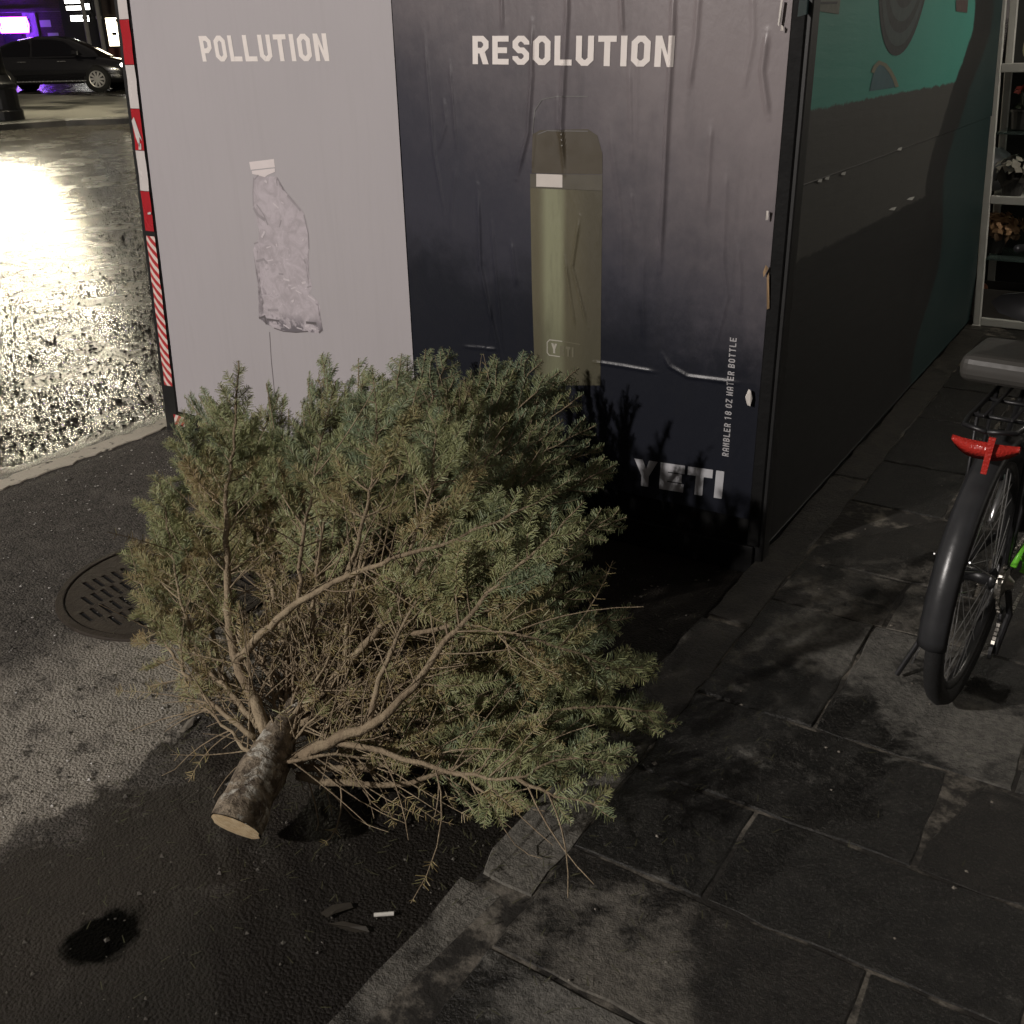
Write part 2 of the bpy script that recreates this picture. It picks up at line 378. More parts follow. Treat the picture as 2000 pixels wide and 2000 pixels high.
# left corner post (leaning) and base rail
b = MB()
v = []
for z in (.0, TOP):
    x = xl(z); v += [(x-.085, FY-.012, z), (x-.002, FY-.012, z), (x-.002, FY+.05, z), (x-.085, FY+.05, z)]
b.add(v, [(0, 1, 2, 3), (4, 5, 6, 7), (0, 1, 5, 4), (1, 2, 6, 5), (2, 3, 7, 6), (3, 0, 4, 7)]); inv(b.build('corner_post', M['black'], shed, bevel=.003))
inv(box('base_rail', -3.71, SX-.004, FY-.014, FY+.012, .0, .098, M['blackwood'], shed, .003))
# posters, with the creases of badly pasted paper as relief
def px(L): return [tuple(ony(x, y, FY)[[0, 2]]) for x, y in L]
CREASE = []
def crease(L, amp, w): CREASE.append((px(L), amp*1.15, w*.62))
crease([(1110, -60), (1110, 20), (1104, 130), (1098, 240), (1104, 340)], .0075, .011)
crease([(1318, -60), (1316, 60), (1306, 220), (1298, 380), (1290, 530)], .008, .011)
crease([(1040, 40), (1040, 150), (1033, 260), (1010, 350)], .006, .010)
crease([(980, -40), (983, 60)], .004, .008); crease([(1212, -60), (1218, 70)], .005, .009)
crease([(935, 360), (940, 520), (965, 640), (985, 720)], .005, .010); crease([(960, 420), (985, 700)], .003, .008)
crease([(1368, -30), (1360, 80), (1346, 180)], .004, .012); crease([(1500, 60), (1490, 140), (1502, 230)], .006, .012)
crease([(830, 60), (850, 300), (870, 420)], .003, .008); crease([(880, 120), (895, 300)], .003, .007)
crease([(1134, 420), (1120, 520), (1150, 640)], .0035, .009); crease([(1105, 500), (1125, 640)], .003, .008)
crease([(1295, 690), (1310, 715), (1345, 735), (1400, 742), (1445, 748)], -.006, .008)
crease([(1160, 706), (1220, 715), (1285, 726)], -.005, .007); crease([(905, 676), (975, 682)], -.004, .006)
crease([(1000, 470), (1010, 560)], .003, .01); crease([(1390, 240), (1380, 420)], .003, .012); crease([(1420, 330), (1412, 520)], .002, .012)
crease([(1230, 120), (1236, 330)], .002, .010); crease([(1190, 230), (1214, 420), (1216, 560)], .002, .012)
for i in range(14):
    x = rng.uniform(820, 1490); y = rng.uniform(-60, 520); L = rng.uniform(60, 220); crease([(x, y), (x+rng.normal(0, 6), y+L*.5), (x-rng.normal(2, 8), y+L)], rng.uniform(.0008, .0022), rng.uniform(.006, .014))
def seg_d(Pt, a, b):
    a = np.array(a); b = np.array(b); ab = b-a; u = np.clip(((Pt-a)@ab)/(ab@ab+1e-12), 0, 1); q = a+u[:, None]*ab
    return np.linalg.norm(Pt-q, axis=1), u
ph = rng.uniform(0, 6.28, 12)
def relief(x, z, dark=True):
    x = np.atleast_1d(np.asarray(x, float)); z = np.atleast_1d(np.asarray(z, float)); Pt = np.stack([x, z], 1)
    h = .0009*np.sin(9*x+1.3*z+ph[0])+.0004*np.sin(21*x-2*z+ph[1])+.0008*np.sin(5*z+7*x+ph[2])
    if not dark: return h*.8
    for L, amp, w in CREASE:
        best = np.full(len(x), 9.); tot = sum(math.dist(L[i], L[i+1]) for i in range(len(L)-1)); acc = 0; along = np.zeros(len(x))
        for i in range(len(L)-1):
            d, u = seg_d(Pt, L[i], L[i+1]); sl = math.dist(L[i], L[i+1]); k = d < best
            along = np.where(k, (acc+u*sl)/tot, along); best = np.where(k, d, best); acc += sl
        h += abs(amp)*np.exp(-(best/w)**2)*np.clip(np.sin(np.pi*np.clip(along, .03, .97))*2.2, 0, 1)*(1 if amp > 0 else .8)
    return h
def poster(name, x0f, x1, z0, z1, mat, dark, nx, nz, label):
    xs = np.linspace(0, 1, nx); zs = np.linspace(z0, z1, nz); XX = []; ZZ = []
    for z in zs:
        x0 = x0f(z); XX.append(x0+(x1-x0)*xs); ZZ.append(np.full(nx, z))
    XX = np.concatenate(XX); ZZ = np.concatenate(ZZ); h = relief(XX, ZZ, dark)
    edge = np.minimum(1, np.minimum(np.minimum(XX-x0f(1.0)+.05, x1-XX+.002), 1)/.02)
    YY = FY - .004 - h*np.clip(edge, .1, 1)
    v = np.stack([XX, YY, ZZ], 1); f = []
    for i in range(nz-1):
        for j in range(nx-1): f.append((i*nx+j, i*nx+j+1, (i+1)*nx+j+1, (i+1)*nx+j))
    o = mesh(name, v.tolist(), f, mat, shed, True); tag(o, label); return inv(o)
gp = poster('poster', xl, -2.318, .10, 2.2, M['grey_print'], False, 120, 180, 'pale grey poster with the word POLLUTION over a crushed plastic bottle')
dp = poster('poster', lambda z: -2.314, -.985, .19, 2.2, M['dark_print'], True, 300, 420, 'creased navy poster with the word RESOLUTION over an olive flask')
# --- print: polygons laid on the paper
def onto(polys, name, mat, parent, dark, off=None, maxl=None):
    off = (.0014 if off is None else off*.6) if dark else (.0007 if off is None else off*.35); maxl = maxl or (.006 if dark else .02)
    bm = bmesh.new(); dz = {}
    lay = bm.verts.layers.float.new('o')
    for i, P in enumerate(polys):
        vs = [bm.verts.new((p[0], 0, p[1])) for p in P]
        for q in vs: q[lay] = (i % 5)*.00012
        bm.faces.new(vs)
    bmesh.ops.triangulate(bm, faces=bm.faces)
    for _ in range(7):
        es = [e for e in bm.edges if e.calc_length() > maxl]
        if not es: break
        bmesh.ops.subdivide_edges(bm, edges=es, cuts=1, use_grid_fill=False)
        bmesh.ops.triangulate(bm, faces=[f for f in bm.faces if len(f.verts) > 3])
    bm.verts.ensure_lookup_table(); h = relief([v.co.x for v in bm.verts], [v.co.z for v in bm.verts], dark)
    for v, k in zip(bm.verts, h): v.co.y = FY-.004-k-off-v[lay]
    bmesh.ops.recalc_face_normals(bm, faces=bm.faces)
    me = bpy.data.meshes.new(name); bm.to_mesh(me); bm.free()
    return link(name, me, mat, parent)
def ribbon(L, th, closed=False):
    P = [np.array(p, float) for p in L]; n = len(P); A = []; B = []
    for i in range(n):
        a = P[i-1] if (i or closed) else None; b = P[(i+1) % n] if (i < n-1 or closed) else None
        d1 = (P[i]-a)/np.linalg.norm(P[i]-a) if a is not None else None; d2 = (b-P[i])/np.linalg.norm(b-P[i]) if b is not None else None
        if d1 is None: d1 = d2
        if d2 is None: d2 = d1
        n1 = np.array([-d1[1], d1[0]]); n2 = np.array([-d2[1], d2[0]]); k = n1+n2; k = k/np.linalg.norm(k); s_ = th/2/max(.4, k@n1)
        A.append(P[i]+k*s_); B.append(P[i]-k*s_)
    R = range(n if closed else n-1)
    return [[A[i], A[(i+1) % n], B[(i+1) % n], B[i]] for i in R]
def glyph(ch, w, th, c=.13):
    l, r, b, tt, mm = th/2, w-th/2, th/2, 1-th/2, .48; R = lambda L, cl=False: ribbon(L, th, cl)
    oct_ = lambda y0, y1, c=c: [(l+c, y0), (r-c, y0), (r, y0+c), (r, y1-c), (r-c, y1), (l+c, y1), (l, y1-c), (l, y0+c)]
    stem = R([(l, 0), (l, 1)])
    if ch == 'O': return R(oct_(b, tt), True)
    if ch == 'P': return stem+R([(th, tt), (r-c, tt), (r, tt-c), (r, mm-.06+c), (r-c, mm-.06), (th, mm-.06)])
    if ch == 'R': return stem+R([(th, tt), (r-c, tt), (r, tt-c), (r, mm+c), (r-c, mm), (th, mm)])+[[(w*.38, mm), (w*.38+th*1.1, mm), (w, 0), (w-th*1.1, 0)]]
    if ch == 'L': return stem+R([(th, b), (w, b)])
    if ch == 'E': return stem+R([(th, b), (w, b)])+R([(th, tt), (w, tt)])+R([(th, .5), (w*.9, .5)])
    if ch == 'U': return R([(l, 1), (l, b+c), (l+c, b), (r-c, b), (r, b+c), (r, 1)])
    if ch == 'T': return R([(0, tt), (w, tt)])+R([(w/2, 1-th), (w/2, 0)])
    if ch == 'I': return [[(0, 0), (th, 0), (th, 1), (0, 1)]]
    if ch == 'N': return stem+R([(r, 0), (r, 1)])+[[(th, 1), (th*.7, .8), (w-th, 0), (w-th*.7, .2)]]
    if ch == 'S': return R([(r, tt-c-.07), (r, tt-c), (r-c, tt), (l+c, tt), (l, tt-c), (l, .5+c), (l+c, .5), (r-c, .5), (r, .5-c), (r, b+c), (r-c, b), (l+c, b), (l, b+c), (l, b+c+.07)])
    if ch == 'A': return R([(l, 0), (l, tt-c), (l+c, tt), (r-c, tt), (r, tt-c), (r, 0)])+R([(th, .4), (w-th, .4)])
    if ch == 'M': return stem+R([(r, 0), (r, 1)])+[[(th, 1), (th, .72), (w/2, .25), (w/2, .55)], [(w-th, 1), (w-th, .72), (w/2, .25), (w/2, .55)]]
    if ch == 'W': return stem+R([(r, 0), (r, 1)])+[[(th, 0), (th, .28), (w/2, .75), (w/2, .45)], [(w-th, 0), (w-th, .28), (w/2, .75), (w/2, .45)]]
    if ch == 'B': return stem+R([(th, tt), (r-c, tt), (r, tt-c), (r, .5+c), (r-c, .5), (th, .5)])+R([(th, b), (r-c, b), (r, b+c), (r, .5-c), (r-c, .5)])
    if ch == 'Z': return R([(0, tt), (w, tt)])+R([(0, b), (w, b)])+[[(w-th, 1-th), (w, 1-th), (th, th), (0, th)]]
    if ch == '1': return [[(w*.4, 0), (w*.4+th, 0), (w*.4+th, 1), (w*.4, 1)], [(w*.4, 1), (w*.4, .8), (.05, .74), (.05, .88)]]
    if ch == '8': return R(oct_(b, .5), True)+R(oct_(.5, tt), True)
    if ch == 'Y': return [[(w/2-th/2, 0), (w/2+th/2, 0), (w/2+th/2, .42), (w/2-th/2, .42)], [(w/2-th/2, .40), (w/2+th*.5, .40), (th*1.15, 1), (0, 1)], [(w/2+th/2, .40), (w/2-th*.2, .40), (w-th*1.15, 1), (w, 1)]]
    return []
def word(s_, w, th, gap, narrow=None):
    out = []; x = 0
    for ch in s_:
        if ch == ' ': x += w*.6; continue
        ww = th if ch == 'I' else w
        out += [[(p[0]+x, p[1]) for p in P] for P in glyph(ch, ww, th)]; x += ww+gap
    return out, x-gap
def place(s_, w, th, gap, o, u, v):      # o origin, u full baseline vector, v up vector in the poster plane
    P, L = word(s_, w, th, gap); o = np.array(o); u = np.array(u)/L; v = np.array(v)
    return [[tuple(o+u*p[0]+v*p[1]) for p in q] for q in P]
onto(place('POLLUTION', .56, .19, .14, (-3.232, 1.560), (.628, -.004), (-.006, .087)), 'lettering', M['letter'], gp, False)
onto(place('RESOLUTION', .60, .20, .14, (-2.004, 1.542), (.690, -.013), (.002, .081)), 'lettering', M['letter'], dp, True)
q = px([(1243, 948), (1412, 973), (1233, 884)])
onto(place('YETI', .98, .31, .12, px([(1238, 945)])[0], np.array(px([(1411, 973)])[0])-np.array(px([(1238, 945)])[0]), (.002, .096)), 'lettering', plain('letter_logo', (.46, .46, .48), .55, 0, .15, 30), dp, True)
a0 = np.array(px([(1424, 891)])[0]); a1 = np.array(px([(1440, 660)])[0])
onto(place('RAMBLER 18 OZ WATER BOTTLE', .58, .17, .24, a0, a1-a0, (-.0215, 0)), 'lettering', M['letter_dim'], dp, True, maxl=.02)
# crushed plastic bottle printed on the grey poster
def c7(L): return px([(450+x/4.952, 290+y/4.952) for x, y in L])
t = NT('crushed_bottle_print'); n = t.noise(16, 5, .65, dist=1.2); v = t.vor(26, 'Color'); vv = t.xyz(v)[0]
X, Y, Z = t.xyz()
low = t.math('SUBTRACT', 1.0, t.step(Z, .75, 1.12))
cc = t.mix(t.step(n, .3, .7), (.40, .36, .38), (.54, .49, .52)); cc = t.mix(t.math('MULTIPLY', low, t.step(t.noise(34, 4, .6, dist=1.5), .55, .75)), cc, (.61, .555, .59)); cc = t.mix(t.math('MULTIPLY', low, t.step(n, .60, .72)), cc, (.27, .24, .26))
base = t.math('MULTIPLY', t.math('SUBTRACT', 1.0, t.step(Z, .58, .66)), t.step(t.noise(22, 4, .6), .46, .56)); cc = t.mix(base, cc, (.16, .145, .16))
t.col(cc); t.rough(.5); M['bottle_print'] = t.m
OUT = [(235, 270), (455, 270), (460, 350), (560, 440), (660, 540), (720, 620), (755, 760), (770, 900), (765, 990), (735, 1110), (780, 1240), (800, 1340), (770, 1400), (850, 1470), (880, 1540), (870, 1650), (900, 1740), (870, 1785), (780, 1775), (600, 1772), (460, 1745), (360, 1700), (285, 1640), (330, 1590), (320, 1440), (280, 1370), (290, 1320), (250, 1100), (225, 980), (260, 900), (290, 840), (260, 690), (225, 560), (225, 440)]
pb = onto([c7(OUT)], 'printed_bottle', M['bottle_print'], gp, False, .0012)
M['cap_print'] = plain('cap_print', (.74, .67, .66), .5, 0, .06, 20)
onto([c7([(190, 130), (430, 100), (442, 180), (205, 205)]), c7([(215, 215), (440, 190), (442, 225), (380, 250), (340, 275), (300, 258), (220, 245)])], 'printed_cap', M['cap_print'], gp, False, .0024)
M['crumple_light'] = plain('crumple_light', (.60, .55, .57), .5, 0, .1, 40); M['crumple_dark'] = plain('crumple_dark', (.34, .31, .325), .5, 0, .2, 40); M['crumple_black'] = plain('crumple_black', (.14, .125, .13), .5, 0, .3, 40)
def streak(L, th): return [q for q in ribbon(c7(L), th)]
sl = []; sd = []
for L, w in [([(420, 525), (475, 575)], .007), ([(500, 515), (525, 530)], .004), ([(310, 860), (340, 800)], .009), ([(450, 920), (462, 950)], .007), ([(705, 890), (725, 870)], .006), ([(520, 1260), (580, 1275)], .008), ([(700, 1300), (740, 1290)], .009), ([(595, 1355), (640, 1340)], .006), ([(600, 1480), (625, 1465)], .009), ([(640, 1370), (700, 1400)], .005), ([(760, 1420), (830, 1470)], .006), ([(430, 1370), (430, 1390)], .006), ([(520, 1700), (580, 1740)], .006), ([(730, 1715), (770, 1710)], .007), ([(790, 1735), (840, 1745)], .006), ([(650, 1730), (700, 1745)], .005), ([(355, 960), (400, 945)], .005), ([(365, 1085), (420, 1075)], .005), ([(340, 310), (365, 325)], .009)]: sl += streak(L, w)
for L, w in [([(232, 280), (225, 420), (228, 560)], .004), ([(455, 290), (462, 360)], .004), ([(230, 570), (270, 640), (340, 690)], .012), ([(260, 540), (330, 640), (370, 740)], .005), ([(720, 640), (762, 820), (768, 970)], .004), ([(560, 450), (640, 540), (690, 600)], .010), ([(235, 920), (275, 905)], .006), ([(255, 1090), (330, 1070), (365, 1110)], .009), ([(475, 1210), (520, 1215)], .007), ([(720, 1070), (735, 1110)], .007), ([(275, 1330), (300, 1380)], .008), ([(320, 1450), (328, 1500)], .004), ([(750, 1340), (790, 1330)], .005), ([(370, 1560), (470, 1560)], .010), ([(500, 690), (480, 760)], .006), ([(280, 255), (240, 300)], .005)]: sd += streak(L, w)
onto(sd, 'printed_crumples', M['crumple_dark'], gp, False, .0024)['kind'] = 'stuff'; onto(sl, 'printed_glints', M['crumple_light'], gp, False, .0036)['kind'] = 'stuff'
sb = []
for L, w in [([(285, 1640), (340, 1620), (355, 1700)], .008), ([(430, 1735), (520, 1765), (640, 1775), (760, 1765)], .005), ([(865, 1780), (898, 1745)], .008), ([(360, 1650), (480, 1665)], .008), ([(740, 1680), (840, 1690)], .010)]: sb += streak(L, w)
onto(sb, 'printed_shadow', M['crumple_black'], gp, False, .0030)
onto(ribbon(px([(528, 648), (531, 700), (538, 770)]), .0035), 'paper_crack', M['crumple_black'], gp, False, .0015)
# flask printed on the navy poster
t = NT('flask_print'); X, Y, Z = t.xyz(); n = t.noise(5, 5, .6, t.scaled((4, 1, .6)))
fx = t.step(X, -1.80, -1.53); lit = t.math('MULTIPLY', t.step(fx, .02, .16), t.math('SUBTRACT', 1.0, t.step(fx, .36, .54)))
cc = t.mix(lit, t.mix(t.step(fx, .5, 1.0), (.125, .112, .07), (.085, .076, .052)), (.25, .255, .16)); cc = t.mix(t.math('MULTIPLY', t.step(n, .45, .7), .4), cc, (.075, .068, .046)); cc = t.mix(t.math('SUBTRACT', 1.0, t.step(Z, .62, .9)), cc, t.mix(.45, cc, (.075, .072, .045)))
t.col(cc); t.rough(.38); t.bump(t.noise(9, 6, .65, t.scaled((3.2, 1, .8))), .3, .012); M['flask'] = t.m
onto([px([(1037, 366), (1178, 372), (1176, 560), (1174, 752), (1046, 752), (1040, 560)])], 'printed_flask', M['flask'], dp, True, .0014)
M['flask_lid'] = plain('flask_lid_print', (.075, .062, .042), .4, 0, .2, 14)
onto([px([(1040, 338), (1042, 262), (1056, 254), (1150, 252), (1168, 264), (1178, 300), (1178, 340)])], 'printed_lid', M['flask_lid'], dp, True, .0014)
onto([px([(1037, 367), (1037, 339), (1178, 341), (1178, 373)])], 'printed_band', plain('flask_band_print', (.10, .09, .068), .4, 0, .2, 20), dp, True, .0014)
onto([px([(1049, 364), (1049, 339), (1100, 341), (1100, 366)])], 'printed_band', plain('flask_band_bright', (.62, .57, .52), .4, 0, .1, 20), dp, True, .0026)
M['thin'] = plain('thin_line_print', (.16, .155, .15), .4, 0, .2, 20)
onto(ribbon(px([(1042, 262), (1046, 215), (1060, 194), (1090, 188), (1150, 188)]), .0025)+ribbon(px([(1052, 262), (1070, 255), (1150, 256)]), .0025), 'printed_handle', M['thin'], dp, True, .0024)
lp = np.array(px([(1072, 692)])[0])
onto(ribbon(px([(1095, 696), (1074, 693), (1070, 688), (1070, 668), (1075, 663), (1100, 666)]), .0035)+[[tuple(lp+np.array([.012, .008])+np.array([.026*p[0], .034*p[1]])) for p in q] for q in glyph('Y', .9, .3)], 'printed_logo', plain('logo_print', (.42, .40, .34), .4, 0, .1, 20), dp, True, .0026)
onto(ribbon(px([(1100, 666), (1135, 672)]), .002)+[[tuple(lp+np.array([.046, .004])+np.array([.026*p[0], .034*p[1]])) for p in q] for q in word('ETI', .7, .26, .2)[0]], 'printed_logo', plain('logo_print_faded', (.15, .14, .095), .4, 0, .1, 20), dp, True, .0026)

# reflective tape on the left post
M['tape_red'] = plain('tape_red', (.42, .022, .03), .25, 0, .2, 9); M['tape_white'] = plain('tape_white', (.62, .58, .56), .25, 0, .12, 9)
t = NT('tape_hazard'); X, Y, Z = t.xyz(); u = t.math('FRACT', t.math('MULTIPLY', t.math('ADD', Z, t.math('MULTIPLY', X, 1.05)), 21.0))
t.col(t.mix(t.step(u, .47, .53), (.48, .035, .04), (.72, .62, .56))); t.rough(.3); M['tape_haz'] = t.m
t = NT('tape_hazard_turned'); X, Y, Z = t.xyz(); u = t.math('FRACT', t.math('MULTIPLY', t.math('SUBTRACT', t.math('MULTIPLY', X, 1.1), t.math('MULTIPLY', Z, .8)), 24.0))
t.col(t.mix(t.step(u, .47, .53), (.48, .035, .04), (.72, .62, .56))); t.rough(.3); M['tape_haz2'] = t.m
def tape(z1, z0, mat, w0=.058, w1=.004, y=FY-.0145):
    n = max(2, int((z1-z0)/.02)); v = []; f = []
    for i, z in enumerate(np.linspace(z0, z1, n)):
        x = xl(z); bulge = .0015*math.sin(z*37)+.001*math.sin(z*83)
        for k, u in enumerate(np.linspace(0, 1, 6)):
            v.append((x-w0+(w0-w1)*u+.0008*math.sin(z*51), y-.0015-.004*math.sin(math.pi*u)**2*.8-bulge*.5, z))
        if i:
            for k in range(5): f.append(((i-1)*6+k, (i-1)*6+k+1, i*6+k+1, i*6+k))
    inv(mesh('reflective_tape', v, f, mat, shed, True))
for a, c_, mt in [(2.02, 1.874, 'tape_red'), (1.872, 1.714, 'tape_white'), (1.712, 1.553, 'tape_red'), (1.551, 1.392, 'tape_white'), (1.390, 1.233, 'tape_red'), (1.231, 1.073, 'tape_white'), (1.071, .909, 'tape_red'), (.888, .223, 'tape_haz')]:
    tape(a, c_, M[mt])
tz = lambda L: [(xl(z)-.058+.054*u, FY-.0205, z) for u, z in L]
for L in ([(.05, 1.345), (.35, 1.36), (.75, 1.30), (.95, 1.27), (.7, 1.285), (.62, 1.24), (.3, 1.28)], [(.55, 1.262), (.8, 1.258), (.75, 1.235), (.45, 1.236)], [(.6, .985), (.97, .99), (.97, .98), (.6, .978)]):
    inv(mesh('torn_tape', tz(L), [tuple(range(len(L)))], M['tape_white'], shed))
inv(mesh('reflective_tape', [(-3.722, FY-.016, .035), (-3.655, FY-.016, .035), (-3.655, FY-.016, .086), (-3.722, FY-.016, .086)], [(0, 1, 2, 3)], M['tape_haz2'], shed))
# right corner: layered black trim with torn paper
inv(MB().box(-.984, SX+.012, FY-.010, FY+.028, .1, TOP).build('corner_trim', M['blackwood'], shed, bevel=.004))
inv(MB().box(-.966, SX+.026, FY-.003, FY+.06, .0, TOP).build('corner_trim', M['black'], shed, bevel=.004))
M['scrap'] = plain('paper_scrap', (.62, .58, .54), .7, 0, .1, 30); M['scrap_wood'] = plain('bare_ply', (.30, .20, .11), .7, 0, .3, 30)
def scrap(pts_, mat, off=.016):
    L = px(pts_); inv(mesh('torn_paper', [(p[0], FY-off-.004*(i % 2), p[1]) for i, p in enumerate(L)], [tuple(range(len(L)))], mat, shed))
scrap([(1463, 788), (1460, 772), (1466, 757), (1471, 760), (1473, 775), (1470, 790)], M['scrap'])
scrap([(1529, 0), (1534, 0), (1530, 40), (1526, 52), (1523, 48)], M['scrap']); scrap([(1530, 48), (1535, 52), (1534, 60), (1529, 60)], M['scrap'])
scrap([(1501, 410), (1506, 410), (1504, 428), (1500, 428)], M['scrap']); scrap([(1494, 530), (1500, 515), (1505, 522), (1500, 532), (1495, 540)], M['scrap_wood'])
scrap([(1501, 540), (1506, 530), (1506, 600), (1502, 602)], M['scrap_wood'], .015)
# side wall with mural
t = NT('mural_board'); X, Y, Z = t.xyz(); n = t.noise(3, 5); n2 = t.noise(14, 6, .7)
jit = t.math('MULTIPLY', t.math('SUBTRACT', n2, .5), .035)
teal = t.mix(n, (.055, .27, .215), (.075, .33, .27)); grey = t.mix(n2, (.052, .052, .048), (.075, .074, .068)); blk = t.mix(n2, (.010, .010, .010), (.02, .02, .02))
c = t.mix(t.step(t.math('ADD', Z, jit), 1.408, 1.418), grey, teal)
edge2 = t.math('ADD', t.math('ADD', Z, jit), t.math('MULTIPLY', Y, .010)); c = t.mix(t.step(edge2, 1.018, 1.03), blk, c)
wave = t.math('ADD', Y, t.math('MULTIPLY', t.math('SINE', t.math('MULTIPLY', Z, 7.5)), .12)); wave = t.math('ADD', wave, t.math('MULTIPLY', jit, 3.0))
wave = t.math('SUBTRACT', wave, t.math('MULTIPLY', t.step(Z, 1.35, 1.7), .35))
c = t.mix(t.step(wave, 4.80, 4.84), c, blk); dteal = t.mix(n, (.012, .030, .030), (.02, .042, .042))
c = t.mix(t.step(t.math('ADD', wave, t.math('MULTIPLY', Z, -.12)), 5.02, 5.10), c, dteal)
t.col(c); t.rough(.55); t.bump(t.noise(5, 5, .6, t.scaled((1, .6, 6))), .25, .006); M['mural'] = t.m
leaning('side_wall', SX-.05, SX-.006, FY+.062, .03, TOP, M['blackwood']); leaning('back_wall', -3.69, SX-.051, None, .03, TOP, M['blackwood'])
leaning('side_board', SX-.005, SX+.012, 2.995, 1.214, TOP-.01, M['mural'], .01)
leaning('side_board', SX-.005, SX+.007, 2.985, .07, 1.210, M['mural'], .01)
M['edge_white'] = plain('raw_board_edge', (.55, .55, .52), .6, 0, .3, 40)
inv(box('board_edge', SX+.0005, SX+.0135, 2.985, 2.9945, 1.216, TOP-.012, M['edge_white'], shed))
def mur(L, off=.0135): return [(SX+off, *onx(x, y, SX+.012)[1:]) for x, y in L]
def mural_piece(name, L, mat, off=.0135): inv(mesh(name, mur(L, off), [tuple(range(len(L)))], mat, shed))
M['m_grey'] = plain('mural_grey', (.055, .075, .075), .6, 0, .2, 20); M['m_dark'] = plain('mural_dark', (.03, .035, .036), .6, 0, .2, 20); M['m_beige'] = plain('mural_beige', (.20, .19, .13), .6, 0, .2, 20); M['m_blue'] = plain('mural_blue', (.06, .13, .15), .6, 0, .25, 12)
cy, cz = 3.90, 1.86
for i, (ry, rz, mt) in enumerate([(.36, .325, 'm_dark'), (.33, .295, 'm_grey'), (.30, .255, 'm_dark'), (.265, .22, 'm_grey'), (.21, .18, 'm_dark'), (.16, .14, 'm_grey')]):
    v = [(SX+.0135+i*.0006, cy+ry*math.cos(a)*(1+.03*math.sin(3*a)), cz+rz*math.sin(a)) for a in np.linspace(0, 2*math.pi, 48, False)]
    inv(mesh('painted_ring', v, [tuple(range(48))], M[mt], shed))
mural_piece('painted_arc', [(1697, 178), (1706, 140), (1716, 122), (1730, 128), (1745, 150), (1752, 168), (1740, 172)], M['m_blue'])
for q in ribbon([(1703, 142), (1708, 130), (1716, 122), (1728, 127), (1738, 140), (1746, 155), (1751, 170)], 7): mural_piece('painted_arc', [tuple(p) for p in q], M['m_beige'], .0142)
mural_piece('painted_patch', [(1560, 0), (1588, 0), (1586, 25), (1556, 33)], M['m_blue']); mural_piece('painted_patch', [(1586, 0), (1640, 0), (1637, 28), (1585, 20)], plain('mural_label', (.14, .15, .12), .6, 0, .4, 50), .0142)
mural_piece('painted_patch', [(1866, 0), (1890, 0), (1888, 25), (1866, 22)], plain('mural_plum', (.09, .06, .055), .6, 0, .5, 40), .0142)
mural_piece('painted_patch', [(1590, 4), (1634, 3), (1633, 8), (1590, 9)], M['m_dark'], .015)
for k, (x, y) in enumerate([(1600, 353), (1614, 348), (1646, 339), (1756, 291), (1745, 408), (1780, 388)]):
    d = 8 if k > 3 else 5; z_ = .0142 if k < 4 else .0092
    mural_piece('paint_chip', [(x-d, y+2), (x-2, y-2), (x+d, y-4), (x+3, y+3)], M['edge_white'], z_)

# ------------------------------------------------------------------ the discarded Christmas tree
t = NT('fir_needles'); tone = t.attr('tone'); n = t.noise(40, 3)
c = t.mix(t.step(tone, .0, .45), (.28, .195, .09), (.265, .28, .125)); c = t.mix(t.step(tone, .45, 1.0), c, (.15, .20, .122))
t.col(t.mix(n, c, t.mix(.35, c, (.22, .25, .13)))); t.rough(.5); t.set(Specular_IOR_Level=.35); M['needle'] = t.m
t = NT('fir_bark'); n = t.noise(30, 5, .65); n2 = t.noise(110, 4)
n3 = t.noise(12, 5, .7); t.col(t.mix(t.step(n3, .35, .7), t.mix(n, (.12, .088, .056), (.29, .22, .14)), t.mix(n, (.22, .17, .105), (.44, .36, .24)))); t.rough(.88); t.bump(t.math('ADD', n2, n), 1.0, .006); M['bark'] = t.m
t = NT('fir_trunk_bark'); n = t.noise(26, 6, .7); n2 = t.noise(90, 4); sp = t.step(t.noise(19, 6, .68, dist=.8), .52, .62)
c = t.mix(t.step(n, .35, .65), (.07, .052, .036), (.30, .245, .175)); c = t.mix(sp, c, (.46, .44, .38)); t.col(c); t.rough(.85); t.bump(t.math('ADD', t.math('MULTIPLY', n2, .5), n), 1.0, .012); M['trunk'] = t.m
t = NT('twig_bark'); t.col(t.mix(t.noise(30), (.16, .125, .065), (.27, .22, .12))); t.rough(.8); M['twig'] = t.m
t = NT('cut_wood'); n = t.noise(8, 4); tc = t.obj(); rg = t.math('SINE', t.math('MULTIPLY', t.math('ADD', t.xyz()[0], t.math('MULTIPLY', t.xyz()[1], .6)), 900.0)); t.col(t.mix(t.step(t.noise(60, 5, .7), .3, .75), t.mix(t.math('MULTIPLY', t.step(rg, .2, 1.0), .4), (.58, .42, .23), (.36, .24, .12)), (.80, .66, .43))); t.rough(.75); t.bump(t.noise(120, 3), .4, .003); M['cut'] = t.m

